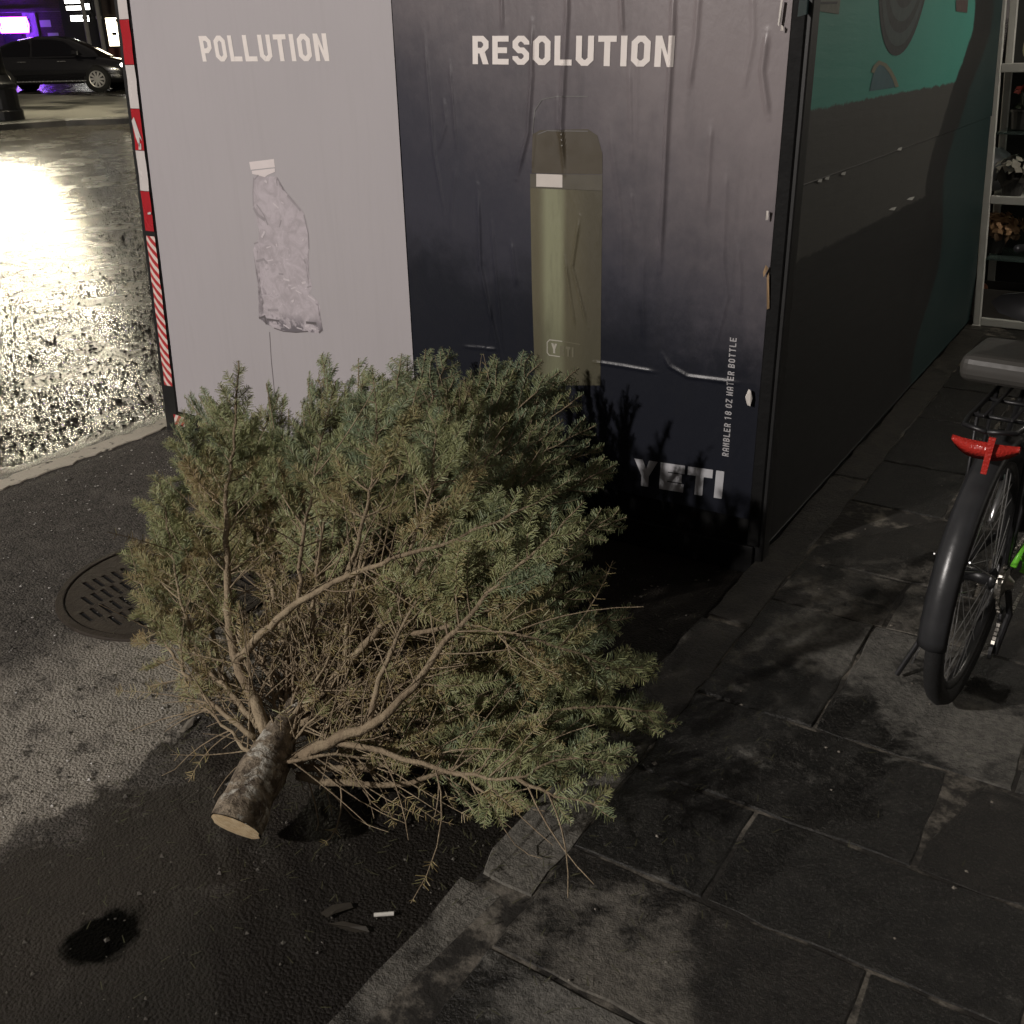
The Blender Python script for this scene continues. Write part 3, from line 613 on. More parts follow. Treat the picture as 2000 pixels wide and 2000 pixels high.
tree = empty('christmas_tree', (-1.45, 1.12, 0)); tag(tree, 'discarded fir Christmas tree lying on its side, sawn trunk towards the kerb', 'tree')
def ptree(o): o.matrix_parent_inverse = Matrix.Translation(-tree.location); return o
R = np.random.default_rng(11)
axis = spline([(-1.428, 1.098, .105), (-1.50, 1.27, .13), (-1.56, 1.42, .148), (-1.61, 1.6, .17), (-1.75, 1.95, .24), (-1.93, 2.3, .33), (-2.12, 2.72, .45)], 60)
axis = np.array(axis); AL = np.r_[0, np.cumsum(np.linalg.norm(np.diff(axis, axis=0), axis=1))]; TL = AL[-1]
def ax_at(s_): return np.array([np.interp(s_, AL, axis[:, k]) for k in range(3)])
def ax_dir(s_): d = ax_at(s_+.03)-ax_at(s_-.03); return d/np.linalg.norm(d)
def limit(P):
    P = np.array(P, float); fl = np.where(P[..., 0] > -.95, .062, .012); P[..., 2] = np.maximum(P[..., 2], fl)
    inside = (P[..., 1] > FY-.03) & (P[..., 0] > -3.78); P[..., 1] = np.where(inside, FY-.03-.02*np.abs(np.sin(P[..., 0]*90)), P[..., 1]); return P
# trunk
b = MB(); sa = np.linspace(0, TL-.02, 46); rr = [float(np.interp(s_, [0, .05, .14, .22, .30, .45, .9, TL], [.060, .057, .053, .047, .036, .026, .016, .005])) for s_ in sa]
tv = []; 
b.tube([ax_at(s_) for s_ in sa], [r*(1+.05*math.sin(i*2.1)+.04*math.sin(i*5.3)) for i, r in enumerate(rr)], 20)
b.v = [tuple(np.array(p)+R.normal(0, .0022, 3)) for p in b.v]
b.f = b.f[:-2]
trunk = ptree(b.build('trunk', M['trunk'], tree, smooth=True))
d0 = ax_dir(.02); c0 = ax_at(0.0); vw = CP-c0; vw /= np.linalg.norm(vw); kk = -d0@vw; nc = -d0-vw*kk; nc /= np.linalg.norm(nc); nc = nc*.975+vw*.21
ring = []
for k in range(20):            # saw the butt off along a slanting plane
    p = np.array(trunk.data.vertices[k].co); p = p - d0*(((p-c0)@nc)/(d0@nc)); trunk.data.vertices[k].co = p; ring.append(p)
cc = np.mean(ring, axis=0); v = [cc+nc*.0015]+[cc+(p-cc)*.55+nc*.002 for p in ring]+[cc+(p-cc)*R.uniform(.88, .99)+nc*.0008 for p in ring]
mesh('cut_face', v, [(0, 1+k, 1+(k+1) % 20) for k in range(20)]+[(1+k, 21+k, 21+(k+1) % 20, 1+(k+1) % 20) for k in range(20)], M['cut'], trunk)

class Needles:
    def __init__(s): s.P = []; s.D = []; s.Wd = []; s.T = []
    def along(s, P, n, tone, ds=.0034, f0=0.0, f1=1.0, L=.021, sparse=0.0, rows=3):
        P = np.array(P); d = np.r_[0, np.cumsum(np.linalg.norm(np.diff(P, axis=0), axis=1))]; tot = d[-1]
        if tot < .01: return
        q = np.arange(tot*f0, tot*f1, ds)
        if len(q) < 2: return
        if sparse: q = q[R.random(len(q)) > sparse]
        if len(q) < 2: return
        C_ = np.stack([np.interp(q, d, P[:, k]) for k in range(3)], 1); e = np.minimum(q+.01, tot); C2 = np.stack([np.interp(e, d, P[:, k]) for k in range(3)], 1)
        e0 = np.maximum(q-.01, 0); C0 = np.stack([np.interp(e0, d, P[:, k]) for k in range(3)], 1); T = C2-C0; T /= np.linalg.norm(T, axis=1)[:, None]+1e-9
        B = np.cross(n, T); B /= np.linalg.norm(B, axis=1)[:, None]+1e-9; N = np.cross(T, B)
        taper = np.clip((tot-q)/.02, .45, 1)
        for row in range(rows):
            k = len(q); sgn = np.where(R.random(k) < .5, -1., 1.) if row == 2 else (1. if row == 0 else -1.)
            sgn = np.broadcast_to(sgn, (k,))[:, None]
            a = R.normal(62 if row < 2 else 48, 9, k)*math.pi/180; lift = R.normal(.22 if row < 2 else .85, .2, k)[:, None]
            D = np.cos(a)[:, None]*T + np.sin(a)[:, None]*(B*sgn*(1 if row < 2 else .6) + N*lift); D /= np.linalg.norm(D, axis=1)[:, None]
            s.P.append(C_+R.normal(0, .0008, C_.shape)); s.D.append(D*(L*R.uniform(.75, 1.15, k)*taper)[:, None]); s.Wd.append(T*.0011+N*R.normal(0, .0004, (k, 1)))
            s.T.append(np.clip(tone+R.normal(0, .1, k), 0, 1))
    def build(s, parent):
        if not s.P: return 0
        P = np.concatenate(s.P); D = np.concatenate(s.D); Wd = np.concatenate(s.Wd); T = np.concatenate(s.T); n = len(P)
        tip = limit(P+D); V = np.stack([P-Wd, P+Wd, tip+Wd*.55, tip-Wd*.55], 1).reshape(-1, 3).astype(np.float32)
        me = bpy.data.meshes.new('needles'); me.vertices.add(4*n); me.vertices.foreach_set('co', V.ravel()); me.loops.add(4*n); me.polygons.add(n)
        me.loops.foreach_set('vertex_index', np.arange(4*n, dtype=np.int32)); me.polygons.foreach_set('loop_start', np.arange(0, 4*n, 4, dtype=np.int32))
        me.update(calc_edges=True); at = me.attributes.new('tone', 'FLOAT', 'POINT'); at.data.foreach_set('value', np.repeat(T, 4).astype(np.float32))
        o = link('needles', me, M['needle'], parent); o['kind'] = 'stuff'; return n
TOTAL = 0
def rot(v, n, a): return v*math.cos(a)+np.cross(n, v)*math.sin(a)+n*(n@v)*(1-math.cos(a))
def arc(p, d, n, L, bend, k=6, drop=0):
    P = [np.array(p)]; dd = d/np.linalg.norm(d)
    for i in range(k):
        dd = rot(dd, n, bend/k); dd = dd+np.array([0, 0, drop/k]); dd /= np.linalg.norm(dd); P.append(P[-1]+dd*L/k)
    return list(limit(P))
def branch(path, r0, r1, n, start=.38, side=.42, tone=.62, dens=1.0, dead=1.2, spread=50):
    """one bough: wood tube with its side twigs, and its needles as a child"""
    global TOTAL
    L = sum(np.linalg.norm(np.array(path[i+1])-np.array(path[i])) for i in range(len(path)-1))
    k = max(8, int(L/.03)); P = limit(spline(path, k)); n = np.array(n, float); n /= np.linalg.norm(n)
    for i in range(1, k-1): P[i] += R.normal(0, .0022, 3)
    wood = MB(); nd = Needles(); wood.tube(P, [r0+(r1-r0)*(i/(k-1))**.8 for i in range(k)], 7)
    d = np.r_[0, np.cumsum(np.linalg.norm(np.diff(P, axis=0), axis=1))]; tot = d[-1]
    nd.along(P, n, tone, f0=max(start, .45), sparse=.25); nd.along(P, n, tone*.35, f0=start*.8, f1=max(start, .45), sparse=.8, ds=.006)
    q = start*tot*.75; sgn = 1
    while q < tot-.03:
        f = q/tot; i = min(int(np.searchsorted(d, q)), k-2); p = np.array([np.interp(q, d, P[:, j]) for j in range(3)]); T = P[i+1]-P[i]; T /= np.linalg.norm(T); nn = n-T*(n@T); nn /= np.linalg.norm(nn)
        for s_ in ((sgn,) if R.random() > .55 else (1, -1)):
            sL = min(.40, max(.05, side*(tot-q)*R.uniform(.7, 1.15)+.03)); a = math.radians(spread+R.normal(0, 7))*s_
            n_loc = nn+R.normal(0, .22, 3); n_loc /= np.linalg.norm(n_loc); D = rot(T, nn, a)+nn*R.normal(0, .12)
            if f < start and R.random() < .6: continue
            tw = arc(p, D, n_loc, sL, -s_*.45, max(4, int(sL/.03)), R.normal(-.02, .06)); wood.tube(tw, [max(.0011, .0032*sL/.3*(1-j/len(tw))+.0009) for j in range(len(tw))], 4, False)
            tn = np.clip(tone+R.normal(0, .13)-(.25 if f < start+.12 else 0), 0, 1)
            nd.along(tw, n_loc, tn, ds=.0034/dens, f0=.12 if f > start+.1 else .45)
            if sL > .08:
                m_ = int(sL/.032)
                for j in range(1, m_):
                    u = j/m_; pp = np.array(tw[min(len(tw)-1, int(u*(len(tw)-1)))]); TT = np.array(tw[min(len(tw)-1, int(u*(len(tw)-1))+1)])-np.array(tw[max(0, int(u*(len(tw)-1))-1)]); TT /= np.linalg.norm(TT)+1e-9
                    for s2 in (1, -1):
                        if R.random() < .22: continue
                        l2 = max(.03, .42*sL*(1-u)*R.uniform(.7, 1.2)); l2 = min(l2, .11); t2 = arc(pp, rot(TT, n_loc, s2*math.radians(48+R.normal(0, 8)))+n_loc*R.normal(0, .1), n_loc, l2, -s2*.3, 3)
                        wood.tube(t2, [.0011, .001, .0009, .0008], 3, False); nd.along(t2, n_loc, np.clip(tn+R.normal(0, .07), 0, 1), ds=.0036/dens, f0=.05)
        sgn = -sgn; q += R.uniform(.030, .05)
    for _ in range(int(dead*tot*14)):           # bare dead twigs towards the trunk
        q = R.uniform(.1, .6)*tot; p = np.array([np.interp(q, d, P[:, j]) for j in range(3)]); i = min(int(np.searchsorted(d, q)), k-2); T = P[i+1]-P[i]; T /= np.linalg.norm(T)
        D = rot(T, n, R.choice([-1, 1])*math.radians(R.uniform(30, 65)))+n*R.normal(0, .5); tw = arc(p, D, n, R.uniform(.08, .30), R.normal(0, .5), 5, R.normal(-.05, .1)); wood.tube(tw, [.0021, .0019, .0017, .0014, .0012, .0009], 4, False)
        if R.random() < .5: nd.along(tw, n, .12, f0=.5, sparse=.75, ds=.005)
    o = ptree(wood.build('branch', M['bark'], tree, smooth=True)); TOTAL += nd.build(o); return o
def A(x, y, Y): return ony(x, y, Y)
# boughs measured from the photograph
view = -fw
branch([A(528, 1455, 1.31), A(500, 1375, 1.35), A(462, 1290, 1.42), A(448, 1225, 1.46), A(445, 1120, 1.56), A(440, 1000, 1.68), A(458, 850, 1.86), A(466, 705, 2.03)], .0165, .002, view+[.5, 0, .3], .55, .30, .5)
branch([A(462, 1288, 1.42), A(540, 1212, 1.45), A(640, 1142, 1.49), A(790, 1085, 1.56), A(900, 1050, 1.64), A(1010, 1000, 1.74), A(1090, 960, 1.84)], .012, .002, view+[0, -.2, .5], .62, .34, .55)
branch([A(583, 1183, 1.47), A(594, 1040, 1.60), A(622, 890, 1.80), A(655, 745, 2.02)], .006, .0015, view+[.2, 0, .1], .3, .40, .6)
branch([A(676, 1125, 1.51), A(712, 1010, 1.65), A(735, 860, 1.86), A(728, 720, 2.08)], .0058, .0015, view, .3, .40, .65)
branch([A(800, 1080, 1.57), A(840, 960, 1.72), A(850, 840, 1.88), A(830, 800, 1.95)], .005, .0015, view, .25, .42, .65)
branch([A(575, 1400, 1.42), A(660, 1322, 1.49), A(770, 1185, 1.62), A(862, 1040, 1.78), A(925, 940, 1.92), A(975, 860, 2.05)], .014, .002, view+[0, 0, .3], .5, .36, .6)
branch([A(678, 1308, 1.50), A(676, 1235, 1.54), A(688, 1170, 1.6), A(720, 1040, 1.74), A(790, 830, 2.0)], .0068, .0015, view, .5, .36, .6)
branch([A(572, 1490, 1.30), A(650, 1445, 1.33), A(735, 1408, 1.36), A(800, 1350, 1.42), A(870, 1255, 1.51), A(950, 1165, 1.60), A(1050, 1075, 1.72), A(1140, 980, 1.86)], .0155, .002, view+[.1, -.1, .4], .55, .36, .6)
branch([A(722, 1412, 1.36), A(745, 1320, 1.42), A(790, 1215, 1.51), A(850, 1110, 1.62), A(900, 1000, 1.75)], .0075, .0015, view, .5, .34, .55)
branch([A(805, 1238, 1.52), A(900, 1221, 1.56), A(1005, 1238, 1.60), A(1110, 1272, 1.66), A(1210, 1305, 1.74), A(1290, 1300, 1.84)], .0062, .0014, view+[0, 0, .6], .45, .36, .6)
branch([A(650, 1448, 1.33), A(750, 1470, 1.35), A(880, 1508, 1.37), A(1010, 1521, 1.39), A(1100, 1480, 1.48), A(1225, 1494, 1.56)], .0082, .0016, view+[0, 0, .5], .5, .26, .6)
branch([A(1010, 1521, 1.39), A(1090, 1555, 1.40), A(1190, 1575, 1.44)], .0048, .0014, view+[0, 0, .4], .25, .36, .6)
branch([A(900, 1512, 1.37), A(950, 1560, 1.36), A(984, 1615, 1.35)], .004, .0013, view, .15, .36, .5)
branch([A(580, 1515, 1.30), A(660, 1530, 1.33), A(770, 1532, 1.39), A(870, 1510, 1.46), A(1000, 1450, 1.58), A(1110, 1400, 1.70)], .0105, .002, view+[0, 0, .8], .5, .36, .55)
branch([A(590, 1500, 1.32), A(700, 1500, 1.38), A(830, 1480, 1.47), A(960, 1420, 1.60), A(1140, 1380, 1.74), A(1300, 1395, 1.86)], .0095, .002, view+[0, 0, .7], .5, .36, .6)
branch([A(600, 1440, 1.40), A(720, 1400, 1.50), A(850, 1370, 1.60), A(1000, 1350, 1.72), A(1160, 1310, 1.86)], .009, .002, view+[0, 0, .7], .5, .36, .58)
branch([A(495, 1440, 1.29), A(420, 1378, 1.32), A(345, 1290, 1.40), A(290, 1180, 1.51), A(250, 1060, 1.62)], .0075, .0015, view+[.4, 0, .2], .5, .22, .42)
branch([A(505, 1420, 1.32), A(440, 1340, 1.37), A(400, 1300, 1.41), A(355, 1180, 1.52), A(330, 1050, 1.66), A(310, 930, 1.82)], .0085, .0016, view+[.4, 0, .2], .48, .27, .45)
branch([A(512, 1425, 1.34), A(460, 1370, 1.39), A(430, 1300, 1.46), A(400, 1150, 1.62), A(385, 960, 1.88), A(360, 800, 2.15)], .009, .0016, view+[.3, 0, .2], .48, .30, .5)
branch([A(548, 1400, 1.43), A(560, 1310, 1.5), A(548, 1220, 1.56), A(510, 1060, 1.74), A(490, 920, 1.95), A(545, 770, 2.2)], .011, .0016, view, .5, .36, .6)
# the remaining boughs, whorl by whorl along the hidden stem
ga = 0.7
for i in range(46):
    s_ = .36 + (TL-.50)*(i/45.)**1.0; ga += 2.39996+R.normal(0, .25); a_ = ax_dir(s_); p = ax_at(s_); u1 = np.cross(a_, [0, 0, 1.]); u1 /= np.linalg.norm(u1); u2 = np.cross(u1, a_)
    r_ = math.cos(ga)*u1+math.sin(ga)*u2
    if r_[2] < -.25: r_ = r_ + np.array([0, 0, -.25-r_[2]])*1.2; r_ /= np.linalg.norm(r_)
    Lb = (.30+.50*(1-s_/TL)**.9)*R.uniform(.85, 1.12)
    if r_[2] > .55: Lb *= .86
    th = math.radians(56-14*s_/TL+R.normal(0, 5)); d_ = math.cos(th)*a_+math.sin(th)*r_; nrm = np.cross(d_, np.cross(a_, r_)); 
    path = [p]; dd = d_.copy()
    for j in range(6):
        dd = dd + a_*.05 + np.array([0, 0, .02]); dd /= np.linalg.norm(dd); path.append(path[-1]+dd*Lb/6)
    path = limit(path)
    branch(list(path), .0085*(1-.55*s_/TL), .0016, nrm, .60 if s_ < .62 else .42, .42, .72, 1.0, 1.2 if s_ < .7 else .5)
# boughs that reach the outline seen in the photograph
TG = [(1190, 1120, 1.95), (1235, 1205, 1.92), (1195, 1010, 2.12), (1330, 1415, 1.90), (1245, 1480, 1.72), (1110, 880, 2.3), (1175, 930, 2.42), (1075, 800, 2.5), (975, 705, 2.62), (1150, 1350, 1.8), (1280, 1300, 1.95), (1215, 1400, 1.8),
      (630, 690, 2.5), (700, 700, 2.5), (785, 690, 2.6), (880, 680, 2.68), (1000, 715, 2.72), (1100, 760, 2.72), (345, 830, 2.1), (318, 960, 1.95), (520, 750, 2.3), (430, 790, 2.3), (360, 775, 2.4), (590, 790, 2.2), (840, 790, 2.3), (920, 800, 2.4), (1000, 870, 2.3), (1060, 950, 2.1),
      (300, 1120, 1.75), (740, 820, 2.2), (660, 850, 2.1), (1020, 1080, 1.9), (1100, 1180, 1.85), (980, 1260, 1.75), (1060, 1440, 1.65), (900, 1120, 1.85), (940, 1380, 1.62), (1130, 1480, 1.6)]
TG += [(1095, 725, 2.62), (1140, 770, 2.58), (1165, 830, 2.5), (1205, 905, 2.38), (1060, 705, 2.68), (1225, 1010, 2.2), (1040, 690, 2.7), (1130, 720, 2.72), (1180, 870, 2.62), (1100, 820, 2.4), (1000, 780, 2.5), (940, 740, 2.55), (820, 740, 2.45), (900, 880, 2.2), (1140, 1080, 2.05), (1290, 1390, 1.98), (1180, 1240, 1.95), (470, 830, 2.15), (600, 740, 2.4)]
for (x, y, Yt) in TG:
    tip = ony(x, y, Yt); s_ = float(np.interp(np.clip(Yt-R.uniform(.38, .55), 1.36, 2.45), axis[:, 1], AL)); p = ax_at(s_); a_ = ax_dir(s_); d_ = tip-p; Lb = np.linalg.norm(d_); rad = d_-a_*(d_@a_); rad /= np.linalg.norm(rad)+1e-9
    mid = p+d_*.5+rad*.045*Lb-a_*.03; nrm = np.cross(d_, np.cross(a_, rad))+R.normal(0, .1, 3)*Lb
    branch([p, p+d_*.25+rad*.04*Lb, mid, p+d_*.77+rad*.03*Lb, tip], .0068, .0015, nrm, .56 if Yt < 2.0 else .42, .40, .66+.1*(Yt > 2.2), 1.0, .7)
# brown, half bare boughs in the heart of the tree
for (x, y, Yt) in [(600, 1180, 1.62), (660, 1230, 1.56), (720, 1260, 1.58), (640, 1080, 1.72), (760, 1120, 1.70), (700, 1180, 1.62), (820, 1160, 1.70), (560, 1130, 1.66), (800, 1290, 1.58), (880, 1270, 1.62), (520, 1200, 1.58), (760, 1330, 1.54), (860, 1360, 1.55), (930, 1310, 1.64), (640, 1290, 1.54), (680, 1120, 1.66), (580, 1050, 1.72), (840, 1080, 1.76)]:
    tip = ony(x, y, Yt); s_ = R.uniform(.26, .48); p = ax_at(s_); d_ = tip-p; Lb = np.linalg.norm(d_)
    branch([p, p+d_*.33+R.normal(0, .02, 3), p+d_*.66+R.normal(0, .02, 3), tip], .0048, .0012, view+R.normal(0, .4, 3), .72, .30, .16, .75, 2.6)
# thin boughs of the lowest whorl, close to the sawn end
for (x, y, Yt, s_) in [(385, 1230, 1.46, .17), (430, 1170, 1.52, .2), (720, 1445, 1.42, .18), (800, 1480, 1.42, .17), (650, 1370, 1.42, .21), (350, 1320, 1.38, .16), (610, 1330, 1.42, .2), (880, 1430, 1.48, .2)]:
    tip = ony(x, y, Yt); p = ax_at(s_); d_ = tip-p
    branch([p, p+d_*.4+R.normal(0, .015, 3), p+d_*.75+R.normal(0, .015, 3), tip], .0062, .0012, view+R.normal(0, .3, 3), .7, .3, .3, .8, 2.2)
# leader at the tip
branch([ax_at(TL-.25), ax_at(TL-.1), ax_at(TL-.02)+np.array([-.02, .05, .05])], .006, .0015, [0, -.3, 1], .1, .5, .75)
print('needles', TOTAL)

# ------------------------------------------------------------------ street lamp behind the camera (the light on the tree and posters)
M['steel'] = plain('galvanised_steel', (.20, .20, .20), .5, .5, .2, 10); M['post_iron'] = plain('lamp_post_iron', (.022, .022, .022), .45, .3, .4, 12)
def street_lamp_near():
    tgt = Vector((-1.9, 2.5, .45)); d = Vector((.33, .84, -.43)).normalized(); L = tgt-d*13.0
    root = empty('street_lamp', (L.x-1.6, L.y, 0)); tag(root, 'tall steel street lamp standing behind the camera', 'street lamp')
    b = MB().lathe([(.16, 0), (.16, .4), (.09, .5), (.07, L.z-.2), (.05, L.z+.15)], 16); b.build('post', M['steel'], root, True)
    MB().tube([(0, 0, L.z), (.6, 0, L.z+.22), (1.25, 0, L.z+.2)], .03, 10).build('arm', M['steel'], root, True)
    h = MB().box(1.2, 1.95, -.15, .15, L.z+.14, L.z+.24).build('lamp_head', M['steel'], root, bevel=.03)
    ld = bpy.data.lights.new('lamp_light', 'AREA'); ld.shape = 'DISK'; ld.size = .32; ld.energy = KEY_POWER; ld.color = (1, .93, .88)
    lo = bpy.data.objects.new('lamp_light', ld); COL.objects.link(lo); lo.parent = root; lo.location = (1.6, 0, L.z+.05)
    lo.rotation_euler = d.to_track_quat('-Z', 'Y').to_euler()
street_lamp_near()

# ------------------------------------------------------------------ across the road
e1h = np.array([rt0[0], rt0[1], 0]); e2h = np.array([-rt0[1], rt0[0], 0])
def island():
    fl, fr = onroad(-400, 282), onroad(330, 239); fm = onroad(130, 246); bl, br = onroad(-400, 180), onroad(420, 205)
    pts_ = [fl, fm, fr, br, bl]; hgt = .13; v = []
    for p in pts_: v.append((p[0], p[1], gz(p[0], p[1])-.05))
    for p in pts_: v.append((p[0], p[1], gz(p[0], p[1])+hgt))
    n = len(pts_); f = [(i, (i+1) % n, n+(i+1) % n, n+i) for i in range(n)]+[tuple(n+i for i in range(n))]
    b = MB().add(v, f); o = b.build('far_pavement', M['far_walk'], None, bevel=.03); tag(o, kind='structure')
island()
def far_lamp():
    p = onroad(12, 234, .13); z0 = gz(p[0], p[1])+.13; root = empty('street_lamp', (p[0], p[1], z0)); tag(root, 'dark cast iron lamp post with a stepped base on the far pavement', 'street lamp')
    MB().lathe([(.34, 0), (.34, .16), (.30, .2), (.29, .55), (.31, .58), (.31, .64), (.24, .68), (.19, .80)], 20).build('base', M['post_iron'], root)
    MB().lathe([(.185, .78), (.16, 1.0), (.155, 1.62), (.2, 1.66), (.2, 1.74), (.14, 1.8), (.10, 2.1), (.075, 2.75), (.12, 2.8), (.05, 2.85)], 20).build('post', M['post_iron'], root, True)
    MB().lathe([(.05, 2.85), (.2, 2.89), (.21, 2.92), (.1, 2.93)], 20).build('lamp_collar', M['post_iron'], root, True)
    MB().lathe([(.12, 2.935), (.25, 3.07), (.28, 3.25), (.2, 3.47), (.03, 3.6)], 20).build('lamp_globe', glow('lamp_globe_glow', (1, .90, .66), FAR_POWER), root, True)
far_lamp()


M['fac_dark'] = plain('dark_facade', (.02, .02, .02), .5, 0, .4, 2); M['fac_brown'] = plain('brown_facade', (.05, .035, .028), .7, 0, .4, 2); M['pale'] = plain('pale_trim', (.32, .31, .30), .7, 0, .2, 3)
# added, unseen shop front whose windows light the shed side and rack
def added_shop_front():
    root = empty('added_lit_shop', (2.9, 5.5, 0)); tag(root, 'added unseen shop front whose glowing windows light the shed side', 'building')
    box('wall', .12, 4, -5.5, 6, 0, 4.5, M['fac_brown'], root)
    for y in (-2.6, -.6, 1.4, 3.4):
        w_ = box('shop_window', .06, .11, y, y+1.8, .7, 2.5, glow('added_window_glow', (1, .93, .82), SHOP_FILL), root)
        b = MB()
        for a_ in ((y-.06, y, .64, 2.56), (y+1.8, y+1.86, .64, 2.56), (y, y+1.8, .64, .699), (y, y+1.8, 2.501, 2.56)): b.box(.02, .118, *a_)
        b.build('frame', M['fac_dark'], w_)
    box('awning', -.9, .1, -2.8, 5.6, 2.75, 2.85, M['fac_dark'], root)
    MB().tube([(-.85, .15, 2.76), (-1.0, .15, 2.85), (-1.85, .15, 2.85), (-1.95, .15, 2.72)], .015, 8).build('fill_gooseneck', M['fac_dark'], root, True)  # added lamp, out of view, brightens the front of the rack
    MB().lathe([(.03, .16), (.07, .14), (.15, .03), (.15, .02)], 16, (-1.95, .15, 2.6)).build('fill_lamp_shade', M['fac_dark'], root, True)
    MB().lathe([(.02, -.06), (.05, -.03), (.05, .02), (.02, .05)], 12, (-1.95, .15, 2.62)).build('fill_bulb', glow('fill_bulb_glow', (1, .92, .8), 850), root, True)
added_shop_front()

# dark car passing
def car():
    p = dep(128, 180, 30.0); z0 = gz(p[0], p[1]); root = empty('car', (p[0], p[1], z0), math.atan2(e1h[1], e1h[0])+.03)
    tag(root, 'black saloon car with its headlights on, driving past across the road', 'car')
    paint = NT('car_paint'); paint.col((.008, .008, .010)); paint.rough(.2); paint.set(Coat_Weight=1.0, Coat_Roughness=.05); P = paint.m
    gl = NT('car_glass'); gl.col((.004, .004, .006)); gl.rough(.06); G = gl.m
    rub = plain('tyre_rubber', (.012, .012, .012), .8); alloy = plain('alloy_rim', (.42, .41, .40), .35, .7, .1, 10); trim = plain('car_trim', (.5, .5, .5), .25, .9, .1, 10)
    # body shell: sections along the length (x forward)
    st = [(-2.30, .45, .78, .62), (-2.22, .32, .93, .74), (-1.95, .24, 1.00, .84), (-1.4, .22, 1.01, .88), (-.8, .22, .98, .89), (0, .22, .95, .89), (.7, .22, .93, .89), (1.1, .22, .92, .88), (1.5, .22, .86, .87), (1.9, .23, .77, .83), (2.15, .26, .68, .74), (2.30, .33, .58, .58)]
    V = []; n = 11; prof = [(-1, 0), (-1.0, .3), (-1.0, .62), (-.97, .85), (-.88, .985), (0, 1.03), (.88, .985), (.97, .85), (1.0, .62), (1.0, .3), (1, 0)]
    for x, zb, zt, w in st:
        for (py, pz) in prof: V.append((x, py*w*(.93 if pz == 0 else 1), zb+(zt-zb)*pz))
    Fc = [(i*n+j, i*n+j+1, (i+1)*n+j+1, (i+1)*n+j) for i in range(len(st)-1) for j in range(n-1)]+[(i*n+n-1, i*n, (i+1)*n, (i+1)*n+n-1) for i in range(len(st)-1)]+[tuple(range(n)), tuple((len(st)-1)*n+j for j in range(n))]
    MB().add(V, Fc).build('body', P, root, True)
    # cabin
    roof = [(-1.95, 1.0), (-1.55, 1.17), (-1.05, 1.36), (-.5, 1.45), (.1, 1.45), (.5, 1.38), (.9, 1.19), (1.3, .96)]
    V = []; m_ = 5
    for x, zt in roof:
        zb = .9; hgt = max(.02, zt-zb); w = .84; wt = w-.30*hgt/.55*.8
        V += [(x, -w, zb), (x, -wt, zt-.04), (x, 0, zt+.02), (x, wt, zt-.04), (x, w, zb)]
    Fc = [(i*m_+j, i*m_+j+1, (i+1)*m_+j+1, (i+1)*m_+j) for i in range(len(roof)-1) for j in range(m_-1)]+[tuple(range(m_)), tuple((len(roof)-1)*m_+j for j in range(m_))]
    MB().add(V, Fc).build('cabin', P, root, True)
    for s_ in (-1, 1):
        def sp(x, z):
            f = (z-.9)/.55; return (x, s_*(.852-.24*f), z)
        for L in ([(-1.45, .95), (-.52, .95), (-.52, 1.36), (-.95, 1.32), (-1.4, 1.14)], [(-.45, .95), (.62, .95), (.95, .98), (.45, 1.31), (.1, 1.37), (-.45, 1.38)]):
            mesh('side_window', [sp(*q_) for q_ in L], [tuple(range(len(L)))], G, root)
        for x in (-.75, .35):
            MB().box(x-.12, x+.12, s_*.895-.01, s_*.895+.01, .79, .815).build('door_handle', trim, root, bevel=.008)
        MB().box(.72, .92, min(s_*.88, s_*1.05), max(s_*.88, s_*1.05), .95, 1.08).build('wing_mirror', P, root, bevel=.04, seg=2)
        MB().box(-1.0, 1.05, s_*.885-.012, s_*.885+.012, .27, .31).build('sill_trim', trim, root, bevel=.008)
        hl = MB().lathe([(.02, .05), (.10, .045), (.13, .0), (.12, -.06)], 16, (0, 0, 0), 'x'); o = hl.build('headlight', glow('headlight_glow', (1, .93, .8), 22), root, True); o.location = (2.04, s_*.66, .66); o.scale = (1.2, 1.25, .62); o.rotation_euler = (0, 0, s_*.65)
        MB().box(2.13, 2.24, s_*.5-.1, s_*.5+.1, .34, .40).build('bumper_trim', trim, root, bevel=.02)
        for x in (-1.35, 1.28):
            wroot = empty('wheel', (x, s_*.80, .325)); wroot.parent = root
            MB().lathe([(.20, -.11), (.315, -.11), (.33, -.07), (.33, .07), (.315, .11), (.20, .11)], 28, (0, 0, 0), 'y').build('tyre', rub, wroot, True)
            b = MB()
            for k in range(10):
                a = k*2*math.pi/10; ca, sn = math.cos(a), math.sin(a); yy = s_*.116
                q_ = [(.05, -.022), (.205, -.03), (.205, .03), (.05, .022)]; b.add([(u*ca-v_*sn, yy, u*sn+v_*ca) for u, v_ in q_], [(0, 1, 2, 3)])
            ring = [(.195, .113), (.215, .118), (.225, .113)]; b.lathe([(r_, s_*h_) for r_, h_ in ring], 28, (0, 0, 0), 'y'); b.f = [q_ for q_ in b.f if len(q_) == 4]
            b.lathe([(.06, s_*.105), (.05, s_*.12), (.01, s_*.122)], 14, (0, 0, 0), 'y'); b.build('rim', alloy, wroot)
            MB().lathe([(.37, s_*.06), (.37, s_*.075)], 24, (0, 0, 0), 'y').build('arch_shade_disc', M['shade_black'], wroot)  # flat dark disc paints the shade of the arch opening
car()
